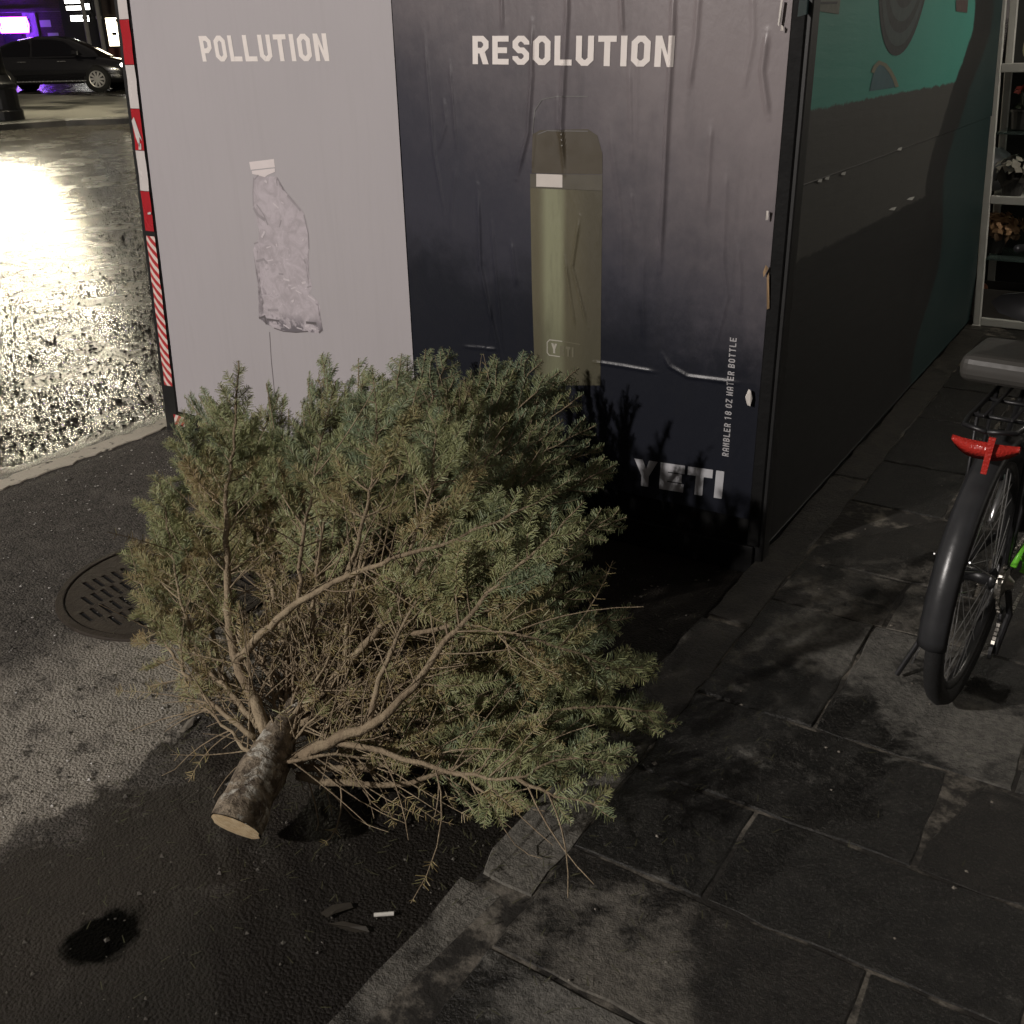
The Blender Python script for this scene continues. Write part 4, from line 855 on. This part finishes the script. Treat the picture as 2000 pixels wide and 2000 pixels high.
# buildings behind
def building(name, x0, x1, depth, hgt, mat, label, parts):
    a = dep(x0, 100, depth); c_ = dep(x1, 100, depth); zb = gz(*((a+c_)/2)[:2])-.3; wd = np.linalg.norm((c_-a)[:2]); root = empty(name, (a[0], a[1], zb), math.atan2(e1h[1], e1h[0])); tag(root, label, 'building')
    box('wall', 0, wd, 0, 8, 0, hgt, mat, root)
    box('cornice', -.1, wd+.1, -.25, -.004, hgt-.5, hgt, mat, root)
    def loc(x, y, off):        # a spot on the facade -> local coordinates
        r_ = ray(x, y); o = np.array([a[0], a[1], zb]); tt = ((o-CP)@e2h)/(r_@e2h); p = CP+r_*tt; return ((p-o)@e1h, off, p[2]-zb)
    parts(root, loc)
brick = NT('dark_brick'); tcb = brick.obj(); bk = brick.n.new('ShaderNodeTexBrick'); bk.inputs['Scale'].default_value = 4; bk.inputs['Color1'].default_value = (.075, .048, .042, 1); bk.inputs['Color2'].default_value = (.05, .035, .033, 1); bk.inputs['Mortar'].default_value = (.09, .08, .075, 1)
mp = brick.n.new('ShaderNodeMapping'); mp.inputs['Rotation'].default_value = (math.pi/2, 0, 0); brick.t.links.new(tcb, mp.inputs[0]); brick.t.links.new(mp.outputs[0], bk.inputs[0]); brick.col(bk.outputs[0]); brick.rough(.85)
M['paper'] = plain('notice_paper', (.5, .48, .46), .7, 0, .1, 5)
def rect(root, loc, name, x0, x1, y0, y1, mat, off=-.05, th=.04, frame=None):
    p = loc(x0, y1, off); q = loc(x1, y0, off); o = MB().box(p[0], q[0], off-th, off, p[2], q[2]).build(name, mat, root)
    if frame:
        b = MB(); w = .06
        for a_ in ((p[0]-w, p[0], p[2]-w, q[2]+w), (q[0], q[0]+w, p[2]-w, q[2]+w), (p[0], q[0], p[2]-w, p[2]-.001), (p[0], q[0], q[2]+.001, q[2]+w)): b.box(a_[0], a_[1], off-th-.03, off+.02, a_[2], a_[3])
        b.build('frame', frame, o)
    return o
def pA(root, loc):
    rect(root, loc, 'fascia', -80, 128, 22, 27, M['pale'], -.2, .1)
    for (x, y, dx, dy) in ((89, 46, 9, 7), (105, 71, 9, 7)): rect(root, loc, 'notice', x-dx, x+dx, y-dy, y+dy, M['paper'], -.01, .02)
    rect(root, loc, 'pilaster', 62, 70, 25, 110, M['pale'], -.02, .12); rect(root, loc, 'door', 20, 40, 62, 120, M['fac_dark'], -.01, .03, M['fac_dark'])
    for x in (-60, 10, 80): rect(root, loc, 'window', x, x+30, -80, -30, M['fac_dark'], -.01, .03, M['pale'])
building('shop_building', -320, 131, 40, 11, brick.m, 'dark brick shop front behind the car with a pale fascia', pA)
lit = glow('lit_window_cool', (1, .97, .9), 9); warm = glow('lit_window_warm', (1, .88, .62), 6)
def pB(root, loc):
    for (x0, x1, y0, y1) in ((129, 160, -3, 9), (132, 162, 10, 20), (167, 176, 7, 19), (141, 167, 30, 42), (170, 175, 31, 42)): rect(root, loc, 'window', x0, x1, y0, y1, lit, -.05, .04, M['fac_dark'])
building('dark_building', 132, 212, 39.8, 13, M['fac_dark'], 'black fronted building with small lit windows between two shops', pB)
def pC(root, loc):
    rect(root, loc, 'shop_window', 216, 262, 34, 90, warm, -.05, .04, M['fac_brown']); rect(root, loc, 'stall_riser', 216, 300, 92, 112, plain('red_riser', (.16, .05, .035), .6), -.05, .05)
    for (x, y) in ((225, 66), (232, 40)): rect(root, loc, 'window_sticker', x-4, x+4, y-3, y+3, M['fac_brown'], -.095, .006)
building('corner_shop', 213, 900, 39.6, 11, M['fac_brown'], 'brown corner shop with one bright window beside the shed edge', pC)
a = dep(29, 49, 39.3); zz = a[2]
root = empty('neon_sign', (a[0], a[1], a[2]), math.atan2(e1h[1], e1h[0])); tag(root, 'glowing purple and white box sign on the dark brick shop front', 'sign')
MB().box(-.52, .52, -.06, .1, -.24, .24).build('sign_case', M['fac_dark'], root, bevel=.03)
MB().box(-.47, .47, -.10, -.065, -.19, .19).build('sign_face', glow('sign_white', (.85, .62, 1), 16), root, bevel=.03, seg=2)
b = MB(); b.tube([(-.52, -.1, -.24), (.52, -.1, -.24), (.56, -.1, 0), (.52, -.1, .24), (-.52, -.1, .24), (-.56, -.1, 0), (-.52, -.1, -.24)], .035, 8, False); b.build('neon_tube', glow('neon_purple', (.22, .02, 1), 60), root, True)
for (x0, y0, x1, y1, lab) in ((170, -20, 180, 105, 'thin grey pole in front of the black building, nearer the brick shop'), (194, -20, 207, 105, 'thin grey pole in front of the black building, nearer the bright window')):
    p = dep(x1-2, y1, 36); g = gz(p[0], p[1]); r_ = empty('street_pole', (p[0], p[1], g)); tag(r_, lab, 'pole', 'poles across the road')
    MB().lathe([(.12, 0), (.12, .25), (.075, .3), (.07, 4.5), (.05, 6.0)], 12).build('shaft', M['pale'], r_, True)
    MB().lathe([(.10, 1.9), (.10, 2.0)], 12).build('clamp', M['pale'], r_)

# ------------------------------------------------------------------ bicycle on the pavement
def bicycle():
    root = empty('bicycle', (-.25, 2.48, WZ+.002), -math.radians(5)); tag(root, 'black bicycle with mudguards and a red rear reflector parked by the shed', 'bicycle')
    blk = plain('bike_black', (.014, .014, .015), .4, .1, .3, 30); rub = plain('bike_rubber', (.013, .013, .013), .75, 0, .3, 40, bump=.4); sil = plain('bike_silver', (.5, .5, .5), .3, .9, .1, 30); chn = plain('bike_chain_steel', (.42, .40, .36), .3, .9, .2, 60)
    mg = NT('mudguard_plastic'); mg.col(mg.mix(mg.noise(25, 5), (.02, .0205, .022), (.045, .046, .048))); mg.rough(.32); mg.bump(mg.noise(60, 4), .15, .003)
    red = NT('red_reflector'); red.col(red.mix(red.noise(60), (.36, .02, .015), (.5, .035, .025))); red.rough(.25); red.bump(red.vor(180), .5, .003)
    Rw = .335
    def wheel(y, steer=0):
        w = empty('wheel', (0, y, Rw), steer); w.parent = root
        prof = [(Rw-.045, -.012), (Rw-.03, -.022), (Rw-.008, -.017), (Rw, 0), (Rw-.008, .017), (Rw-.03, .022), (Rw-.045, .012)]
        b = MB().lathe(prof, 56, (0, 0, 0), 'x'); b.f = b.f[:-2]; b.build('tyre', rub, w, True)
        b = MB().lathe([(Rw-.046, -.012), (Rw-.062, -.009), (Rw-.062, .009), (Rw-.046, .012)], 48, (0, 0, 0), 'x'); b.f = b.f[:-2]; b.build('rim', plain('bike_rim', (.05, .05, .05), .35, .8, .2, 30), w, True)
        MB().lathe([(.012, -.05), (.03, -.035), (.018, -.03), (.018, .03), (.03, .035), (.012, .05)], 16, (0, 0, 0), 'x').build('hub', blk, w, True)
        for k in range(28):
            a = k*2*math.pi/28; a2 = a+(.5 if k % 2 else -.5); s_ = .03 if k % 4 < 2 else -.03
            MB().tube([(s_, .028*math.cos(a2), .028*math.sin(a2)), (0, (Rw-.06)*math.cos(a), (Rw-.06)*math.sin(a))], .0011, 4, False).build('spoke', sil, w)
        return w
    wheel(0); wheel(1.06)
    def guard(y, a0, a1, name):
        V = []; Fc = []; na = 40; m_ = 7
        for i in range(na):
            a = math.radians(a0+(a1-a0)*i/(na-1))
            for j in range(m_):
                u = j/(m_-1)*2-1; r_ = Rw+.022-.016*u*u; V.append((.031*u, y+r_*math.cos(a), Rw+r_*math.sin(a)))
            if i:
                for j in range(m_-1): Fc.append(((i-1)*m_+j, (i-1)*m_+j+1, i*m_+j+1, i*m_+j))
        o = mesh(name, V, Fc, mg.m, root, True); md = o.modifiers.new('thick', 'SOLIDIFY'); md.thickness = .0025
        return o
    guard(0, 40, 186, 'mudguard'); guard(1.06, 40, 200, 'mudguard')
    for s_ in (-.05, .05):
        for an in (150, 196):
            a = math.radians(an); MB().tube([(s_, 0, Rw), (s_*.75, (Rw+.01)*math.cos(a), Rw+(Rw+.01)*math.sin(a))], .0022, 5).build('mudguard_stay', sil, root)
    fr = MB(); bb = (0, .44, .29); seat_t = (0, .30, .80); head_t = (0, .88, .86); head_b = (0, .92, .70)
    fr.tube([bb, seat_t], .016, 10); fr.tube([bb, head_b], .019, 10); fr.tube([(0, .315, .74), head_t], .016, 10); fr.tube([head_b, head_t], .02, 10)
    for s_ in (-.055, .055): fr.tube([(s_, 0, Rw), (s_*.6, .42, .29)], .009, 8); fr.tube([(s_, 0, Rw), (s_*.4, .30, .77)], .008, 8)
    fr.build('frame', blk, root, True)
    fk = MB()
    for s_ in (-.05, .05): fk.tube([(s_, 1.06, Rw), (s_, .94, .66), (0, .92, .70)], .011, 8)
    fk.build('fork', blk, root, True)
    MB().tube([(0, .88, .86), (0, .86, .96)], .013, 8).build('stem', blk, root, True)
    MB().tube([(-.19, .70, 1.0), (-.16, .82, .99), (0, .86, .97), (.16, .82, .99), (.19, .70, 1.0)], .011, 8).build('handlebar', blk, root, True)
    MB().tube([(0, .30, .78), (0, .27, .92)], .012, 8).build('seat_post', sil, root, True)
    # saddle
    V = []; Fc = []; ns = 12; m_ = 10
    for i in range(ns):
        u = i/(ns-1); y = .16+.30*u; w = .012+.085*max(0, 1-u*1.35)**.6+.018*(1-u) if u < .75 else .03*(1-(u-.75)*2.2); w = max(w, .012); z = .955+.012*math.cos(u*6)
        for j in range(m_):
            a = 2*math.pi*j/m_; V.append((w*math.cos(a), y, z+.032*math.sin(a)*(1 if math.sin(a) > 0 else 1.3)))
        if i:
            for j in range(m_): Fc.append(((i-1)*m_+j, (i-1)*m_+(j+1) % m_, i*m_+(j+1) % m_, i*m_+j))
    Fc += [tuple(range(m_)), tuple((ns-1)*m_+j for j in range(m_))]; mesh('saddle', V, Fc, blk, root, True)
    # carrier with grey pad
    rk = MB()
    for s_ in (-.06, .06):
        rk.tube([(s_, .32, .77), (s_, -.1, .765), (s_*.9, -.16, .765), (0, -.185, .765)], .006, 8); rk.tube([(s_, 0, Rw), (s_, -.02, .765)], .005, 8); rk.tube([(s_, 0, Rw), (s_, .14, .765)], .005, 8)
    for y in (-.08, .05, .2): rk.tube([(-.06, y, .765), (.06, y, .765)], .005, 6)
    rk.tube([(-.03, -.1, .77), (-.03, .3, .77)], .004, 6); rk.tube([(.03, -.1, .77), (.03, .3, .77)], .004, 6); rk.build('carrier', blk, root, True)
    pad = plain('grey_vinyl', (.05, .047, .042), .5, 0, .15, 20); b = MB().box(-.15, .15, .10, .32, .778, .848); b.build('carrier_pad', pad, root, bevel=.033, seg=5)
    V = []; Fc = []; na = 15
    for i in range(na):
        u = i/(na-1)*2-1; x = .07*u; top = .748-.004*abs(u); hgt = .040*(1-.62*abs(u)**2.6)+.003; y = -.20+.022*u*u
        V += [(x, y, top), (x, y-.004, top-hgt*.5), (x, y+.006, top-hgt), (x, y+.016, top-hgt*.5)]
        if i:
            for j in range(4): Fc.append(((i-1)*4+j, (i-1)*4+(j+1) % 4, i*4+(j+1) % 4, i*4+j))
    Fc += [(0, 1, 2, 3), tuple((na-1)*4+j for j in (3, 2, 1, 0))]; mesh('reflector', V, Fc, red.m, root, True)
    MB().add([(.012, -.211, .764), (.026, -.211, .764), (.020, -.213, .680), (.008, -.213, .680), (.012, -.207, .764), (.026, -.207, .764), (.020, -.208, .680), (.008, -.208, .680)], [(0, 1, 2, 3), (4, 5, 6, 7), (0, 1, 5, 4), (1, 2, 6, 5), (2, 3, 7, 6), (3, 0, 4, 7)]).build('reflector_strap', red.m, root)
    # drivetrain on the near side
    MB().lathe([(.045, .052), (.045, .058), (.035, .062), (.035, .066), (.02, .07), (.008, .085)], 20, (0, 0, Rw), 'x').build('sprocket', chn, root)
    ring = MB().lathe([(.085, .056), (.09, .058), (.09, .062), (.085, .064)], 30, (0, .44, .29), 'x'); ring.f = ring.f[:-2]
    for k in range(5):
        a = k*2*math.pi/5; ring.tube([(.06, .44, .29), (.06, .44+.086*math.cos(a), .29+.086*math.sin(a))], .006, 5)
    ring.build('chainring', chn, root)
    pth = [(.06, .44, .385), (.06, .0, Rw+.047), (.062, -.045, Rw), (.063, -.02, Rw-.06), (.066, .02, Rw-.11), (.068, -.02, Rw-.17), (.068, -.01, Rw-.205), (.066, .05, Rw-.19), (.06, .44, .195)]
    P_ = spline(pth, 120); b = MB()
    for i in range(0, 119):
        p = np.array(P_[i]); q_ = np.array(P_[i+1]); d = q_-p; d /= np.linalg.norm(d); n_ = np.cross(d, [1, 0, 0]); w = .0045 if i % 2 else .003
        V = []
        for x in (-.004, .004):
            for (u, v_) in ((-.0042, -w), (.0042, -w), (.0042, w), (-.0042, w)): V.append(p+d*u+n_*v_+np.array([x, 0, 0]))
        b.add(V, [(0, 1, 2, 3), (4, 5, 6, 7), (0, 1, 5, 4), (1, 2, 6, 5), (2, 3, 7, 6), (3, 0, 4, 7)])
    b.build('chain', chn, root)
    der = MB().tube([(.075, .0, Rw-.02), (.085, .02, Rw-.09), (.075, -.015, Rw-.19)], .008, 8); der.lathe([(.022, .064), (.022, .072)], 14, (0, .02, Rw-.10), 'x'); der.lathe([(.022, .064), (.022, .072)], 14, (0, -.015, Rw-.185), 'x'); der.build('derailleur', blk, root)
    gm = NT('green_plastic'); gm.col(gm.mix(gm.noise(40), (.10, .42, .03), (.22, .68, .06))); gm.rough(.3)
    gb = MB(); 
    for k in range(5): gb.tube([(.075+.012*k, .01*math.sin(k*2), Rw+.045+.022*math.sin(k*1.7)), (.085+.012*k, .03+.02*math.cos(k*2), Rw+.085+.012*math.cos(k*3)), (.10+.012*k, .01, Rw+.05)], .008, 7)
    gb.build('green_guard', gm.m, root, True)
    cr = MB()
    cr.tube([(.075, .44, .29), (.085, .30, .20)], .009, 8).build('crank', sil, root, True); MB().tube([(-.075, .44, .29), (-.085, .58, .38)], .009, 8).build('crank', sil, root, True)
    MB().box(.09, .18, .265, .335, .19, .21).build('pedal', blk, root, bevel=.005); MB().box(-.18, -.09, .545, .615, .37, .39).build('pedal', blk, root, bevel=.005)
    MB().tube([(-.04, .06, .30), (-.14, -.04, .012)], .007, 8).build('kickstand', blk, root)
bicycle()

# ------------------------------------------------------------------ display rack of flowers and produce beyond the shed
RY = 6.40
def rack():
    o = ony(1908, 628, RY); x0 = o[0]; root = empty('display_rack', (x0, RY, WZ)); tag(root, 'white framed display rack with glass shelves at the end of the shed', 'rack')
    wp = plain('white_paint_metal', (.62, .62, .58), .45, 0, .12, 12); gl = NT('shelf_glass'); gl.col((.55, .75, .70)); gl.rough(.05); gl.set(Transmission_Weight=.9, IOR=1.45)
    def Z(y): return ony(1930, y, RY)[2]-WZ
    w = 1.5; dp_ = .38; lean = -.16
    for yy in (0, dp_):
        for xx in (0, w):
            b = MB(); v = []
            for z in (0, 1.95): s_ = lean*z/1.9 if xx == 0 and yy == 0 else lean*z/1.9; v += [(xx+s_-.02, yy, z), (xx+s_+.02, yy, z), (xx+s_+.02, yy+.03, z), (xx+s_-.02, yy+.03, z)]
            b.add(v, [(0, 1, 2, 3), (4, 5, 6, 7), (0, 1, 5, 4), (1, 2, 6, 5), (2, 3, 7, 6), (3, 0, 4, 7)]); b.build('post', wp, root, bevel=.004)
    Zs = []
    for y, white in ((133, 1), (262, 0), (390, 1), (508, 0), (630, 1)):
        z = Z(y); Zs.append(z); s_ = lean*z/1.9
        if white: MB().box(.021+s_, w-.021+s_, .002, .024, z-.022, z+.022).build('rail', wp, root, bevel=.003); MB().box(.02+s_, w-.02+s_, .03, dp_, z+.004, z+.016).build('shelf', wp, root)
        else: MB().box(.022+s_, w-.022+s_, .004, dp_, z, z+.010).build('glass_shelf', gl.m, root)
    box('back_panel', lean, w, dp_+.032, dp_+.05, 0, 1.95, plain('rack_back', (.03, .032, .03), .7), root)
    return x0, Zs
RX, ZS = rack()
def shelf_pt(x, shelf, y=.16):
    X_ = ony(x, 300, RY+y)[0]; return X_, RY+y, WZ+ZS[shelf]+.018
def lumpy(name, c_, r_, mat, seed, amp=.12, sq=(1, 1, 1), lab=None, cat=None, sub=3):
    bm = bmesh.new(); bmesh.ops.create_icosphere(bm, subdivisions=sub, radius=1); rg = np.random.default_rng(seed); k = rg.normal(0, 1, (6, 3)); f_ = rg.uniform(1.5, 4, 6)
    for v in bm.verts:
        d = np.array(v.co); s_ = 1+amp*sum(math.sin(f_[i]*(k[i]@d)*1.3+i) for i in range(6))/3; v.co = Vector((d[0]*r_*s_*sq[0], d[1]*r_*s_*sq[1], d[2]*r_*s_*sq[2]))
    lo = min(v.co.z for v in bm.verts)
    for v in bm.verts: v.co.z -= lo
    me = bpy.data.meshes.new(name); bm.to_mesh(me); bm.free(); o = link(name, me, mat, None, True); o.location = c_
    if lab: tag(o, lab, cat)
    return o
def petals(n, rg, r_, size, flat=.8):
    b = MB()
    for i in range(n):
        d = rg.normal(0, 1, 3); d /= np.linalg.norm(d); d[2] = abs(d[2])*flat+.05; p = d*r_*rg.uniform(.6, 1); u = np.cross(d, rg.normal(0, 1, 3)); u /= np.linalg.norm(u); v = np.cross(d, u)
        s_ = size*rg.uniform(.6, 1.2); b.add([p-u*s_*.5, p-v*s_*.35+d*s_*.15, p+u*s_*.6+d*s_*.3, p+v*s_*.35+d*s_*.15], [(0, 1, 2, 3)])
    return b
def pot_plant(name, loc, pot_m, leaf_m, bloom_m, n, r_, h, seed, lab, cat, size):
    root = empty(name, loc); tag(root, lab, cat); rg = np.random.default_rng(seed)
    MB().lathe([(.05, 0), (.065, .09), (.07, .09), (.07, .1), (.055, .1)], 16).build('pot', pot_m, root)
    b = MB()
    for i in range(9): a = rg.uniform(0, 6.28); b.tube([(0, 0, .09), (.3*r_*math.cos(a), .3*r_*math.sin(a), h*.6), (r_*.6*math.cos(a), r_*.6*math.sin(a), h)], .003, 5)
    b.build('stems', leaf_m, root)
    k = petals(n, rg, r_, size); k.v = [(p[0], p[1], p[2]*.8+h-r_*.25) for p in k.v]; k.build('blooms', bloom_m, root)
    k = petals(n//2, rg, r_*.9, size*1.2, .3); k.v = [(p[0], p[1], p[2]+h*.55) for p in k.v]; k.build('leaves', leaf_m, root)
cream = plain('cream_gourd', (.52, .50, .32), .6, 0, .12, 12); leaf = plain('plant_leaf', (.035, .05, .025), .5, 0, .3, 20); terr = plain('dark_pot', (.03, .028, .026), .6)
o = lumpy('gourd', shelf_pt(1992, 0, .10), .078, cream, 3, .03, (1, 1, 1.1), 'round cream gourd on the top shelf of the white rack', 'gourd')
pot_plant('potted_flower', shelf_pt(1986, 1), terr, leaf, plain('red_bloom', (.55, .05, .035), .6, 0, .2, 30), 60, .06, .20, 4, 'small red flower in a pot on the upper glass shelf', 'potted plant', .035)
lumpy('plastic_bag', shelf_pt(1938, 2), .13, plain('grey_bag', (.30, .32, .34), .4, 0, .15, 12), 6, .2, (.9, .8, .95), 'crumpled pale grey bag on the middle shelf of the rack', 'bag')
pot_plant('potted_plant', shelf_pt(1990, 2, .1), terr, plain('dark_leaf', (.02, .018, .014), .5), plain('pale_leaf', (.42, .40, .34), .5), 40, .11, .16, 8, 'dark leaved plant with pale edges beside the grey bag', 'potted plant', .07)
pot_plant('dried_bouquet', shelf_pt(1972, 3), terr, plain('dry_leaf', (.14, .085, .045), .7), plain('dry_petals', (.34, .20, .10), .7, 0, .35, 40), 260, .15, .16, 9, 'bunch of dry brown hydrangea heads on the lower glass shelf', 'bouquet', .045)
cr = empty('produce_crate', shelf_pt(1985, 4, .18)); tag(cr, 'dark low crate on the bottom shelf of the rack', 'crate'); cm = plain('crate_dark', (.05, .045, .04), .7)
for a_ in ((-.2, .2, -.13, -.12, 0, .16), (-.2, .2, .12, .13, 0, .16), (-.2, -.19, -.119, .119, 0, .16), (.19, .2, -.119, .119, 0, .16)): box('crate_side', *a_, cm, cr)
box('crate_base', -.189, .189, -.119, .119, .0, .012, cm, cr)
for i in range(1, 2): tag(lumpy('peach', (cr.location[0]-.12+.06*i, cr.location[1]-.05+.05*(i % 2), cr.location[2]+.10), .035, plain('peach_skin', (.42, .14, .08), .6, 0, .25, 40), 20+i, .04, sub=2), 'single reddish peach in the dark crate on the bottom shelf', 'fruit')

# ------------------------------------------------------------------ litter
but = plain('cigarette_paper', (.68, .66, .60), .7, 0, .1, 60); tip_m = plain('cigarette_tip', (.45, .30, .15), .7)
for (x, y, ang, L, lab) in ((718, 1537, .7, .045, 'white cigarette butt on the wet asphalt close to the trunk'), (750, 1786, .65, .04, 'white cigarette butt in the gutter near the broken kerb')):
    p = onz(x, y, .006); r_ = empty('cigarette_butt', (p[0], p[1], .0065), ang); tag(r_, lab, 'cigarette')
    MB().tube([(-L/2, 0, 0), (L*.15, 0, 0)], .0042, 8).build('paper', but, r_); MB().tube([(L*.1505, 0, 0), (L/2, 0, 0)], .0043, 8).build('filter', but, r_)
leafm = plain('wet_leaf', (.035, .03, .023), .5, 0, .3, 40); palem = plain('pale_litter', (.19, .17, .14), .7, 0, .2, 40)
def flat_scrap(name, L, mat, lab, cat):
    P = [onz(x, y, .006) for x, y in L]; c_ = np.mean(P, axis=0); v = [(*c_[:2], .008)]+[(p[0], p[1], .005+.0025*(i % 3)) for i, p in enumerate(P)]; n = len(P)
    o = mesh(name, v, [(0, 1+i, 1+(i+1) % n) for i in range(n)], mat); tag(o, lab, cat)
flat_scrap('leaf', [(625, 1783), (650, 1768), (685, 1765), (690, 1772), (655, 1785), (640, 1795)], leafm, 'curled wet leaf in the gutter beside the cigarette butt', 'leaf')
flat_scrap('leaf', [(640, 1803), (670, 1800), (715, 1812), (722, 1820), (690, 1822), (655, 1812)], leafm, 'flat wet leaf nearest the gutter cigarette butt', 'leaf')
flat_scrap('leaf', [(350, 1428), (366, 1408), (380, 1402), (376, 1416), (358, 1432)], palem, 'pale dry leaf on the dusty asphalt left of the trunk', 'leaf')
R2 = np.random.default_rng(3)
def grit(name, n, f, size, mat, label):
    b = MB()
    for i in range(n):
        x, y, z = f(); s_ = size*R2.lognormal(0, .45); a = R2.uniform(0, 6.28); v = []
        for k in range(4): v.append((x+s_*math.cos(a+k*1.57)*R2.uniform(.7, 1.2), y+s_*math.sin(a+k*1.57)*R2.uniform(.7, 1.2), z+s_*.3))
        v += [(x, y, z+s_*R2.uniform(.7, 1.1)), (x, y, z-s_*.2)]
        b.add(v, [(0, 1, 4), (1, 2, 4), (2, 3, 4), (3, 0, 4), (1, 0, 5), (2, 1, 5), (3, 2, 5), (0, 3, 5)])
    o = b.build(name, mat); tag(o, label, kind='stuff')
grit('road_salt', 900, lambda: (R2.uniform(-3.8, -1.9), R2.uniform(.6, 2.88), .001), .0026, plain('salt_grain', (.5, .48, .45), .4, 0, .2, 50), 'white grains of road salt scattered over the asphalt')
def wet_road():
    while True:
        p = onz(R2.uniform(-60, 345), R2.uniform(330, 930)); 
        if p[0] < -4.0: return (p[0], p[1], gz(p[0], p[1])+.0005)
wm = NT('wet_stone'); wm.col((.02, .018, .015)); wm.rough(.24); wm.set(Specular_IOR_Level=.7)
grit('wet_aggregate', 9000, wet_road, .0045, wm.m, 'wet stones standing proud in the carriageway asphalt, glinting in the lamp light')
grit('gravel', 1500, lambda: (R2.uniform(-3.7, -1.0), R2.uniform(.5, 2.88), .001), .0032, plain('grit_stone', (.085, .078, .066), .8, 0, .4, 60), 'small dark grit lying on the asphalt')
grit('pavement_debris', 130, lambda: (R2.uniform(-.8, .6), R2.uniform(.9, 5), WZ+.003), .0032, plain('debris_pale', (.2, .18, .15), .7, 0, .4, 60), 'small pale crumbs on the wet pavement')
b = MB()
for i in range(1500):
    x = R2.normal(-1.45, .45); y = R2.normal(1.75, .4); 
    if y > 2.85: continue
    z = WZ+.006 if x > -.95 else .005; a = R2.uniform(0, 3.14); dx, dy = math.cos(a)*.01, math.sin(a)*.01
    b.add([(x-dx-dy*.1, y-dy+dx*.1, z), (x-dx+dy*.1, y-dy-dx*.1, z), (x+dx+dy*.06, y+dy-dx*.06, z+.002), (x+dx-dy*.06, y+dy+dx*.06, z+.002)], [(0, 1, 2, 3)])
tag(b.build('fallen_needles', plain('fallen_needle', (.07, .07, .035), .6, 0, .3, 60)), 'fir needles shed on the ground round the tree', kind='stuff')
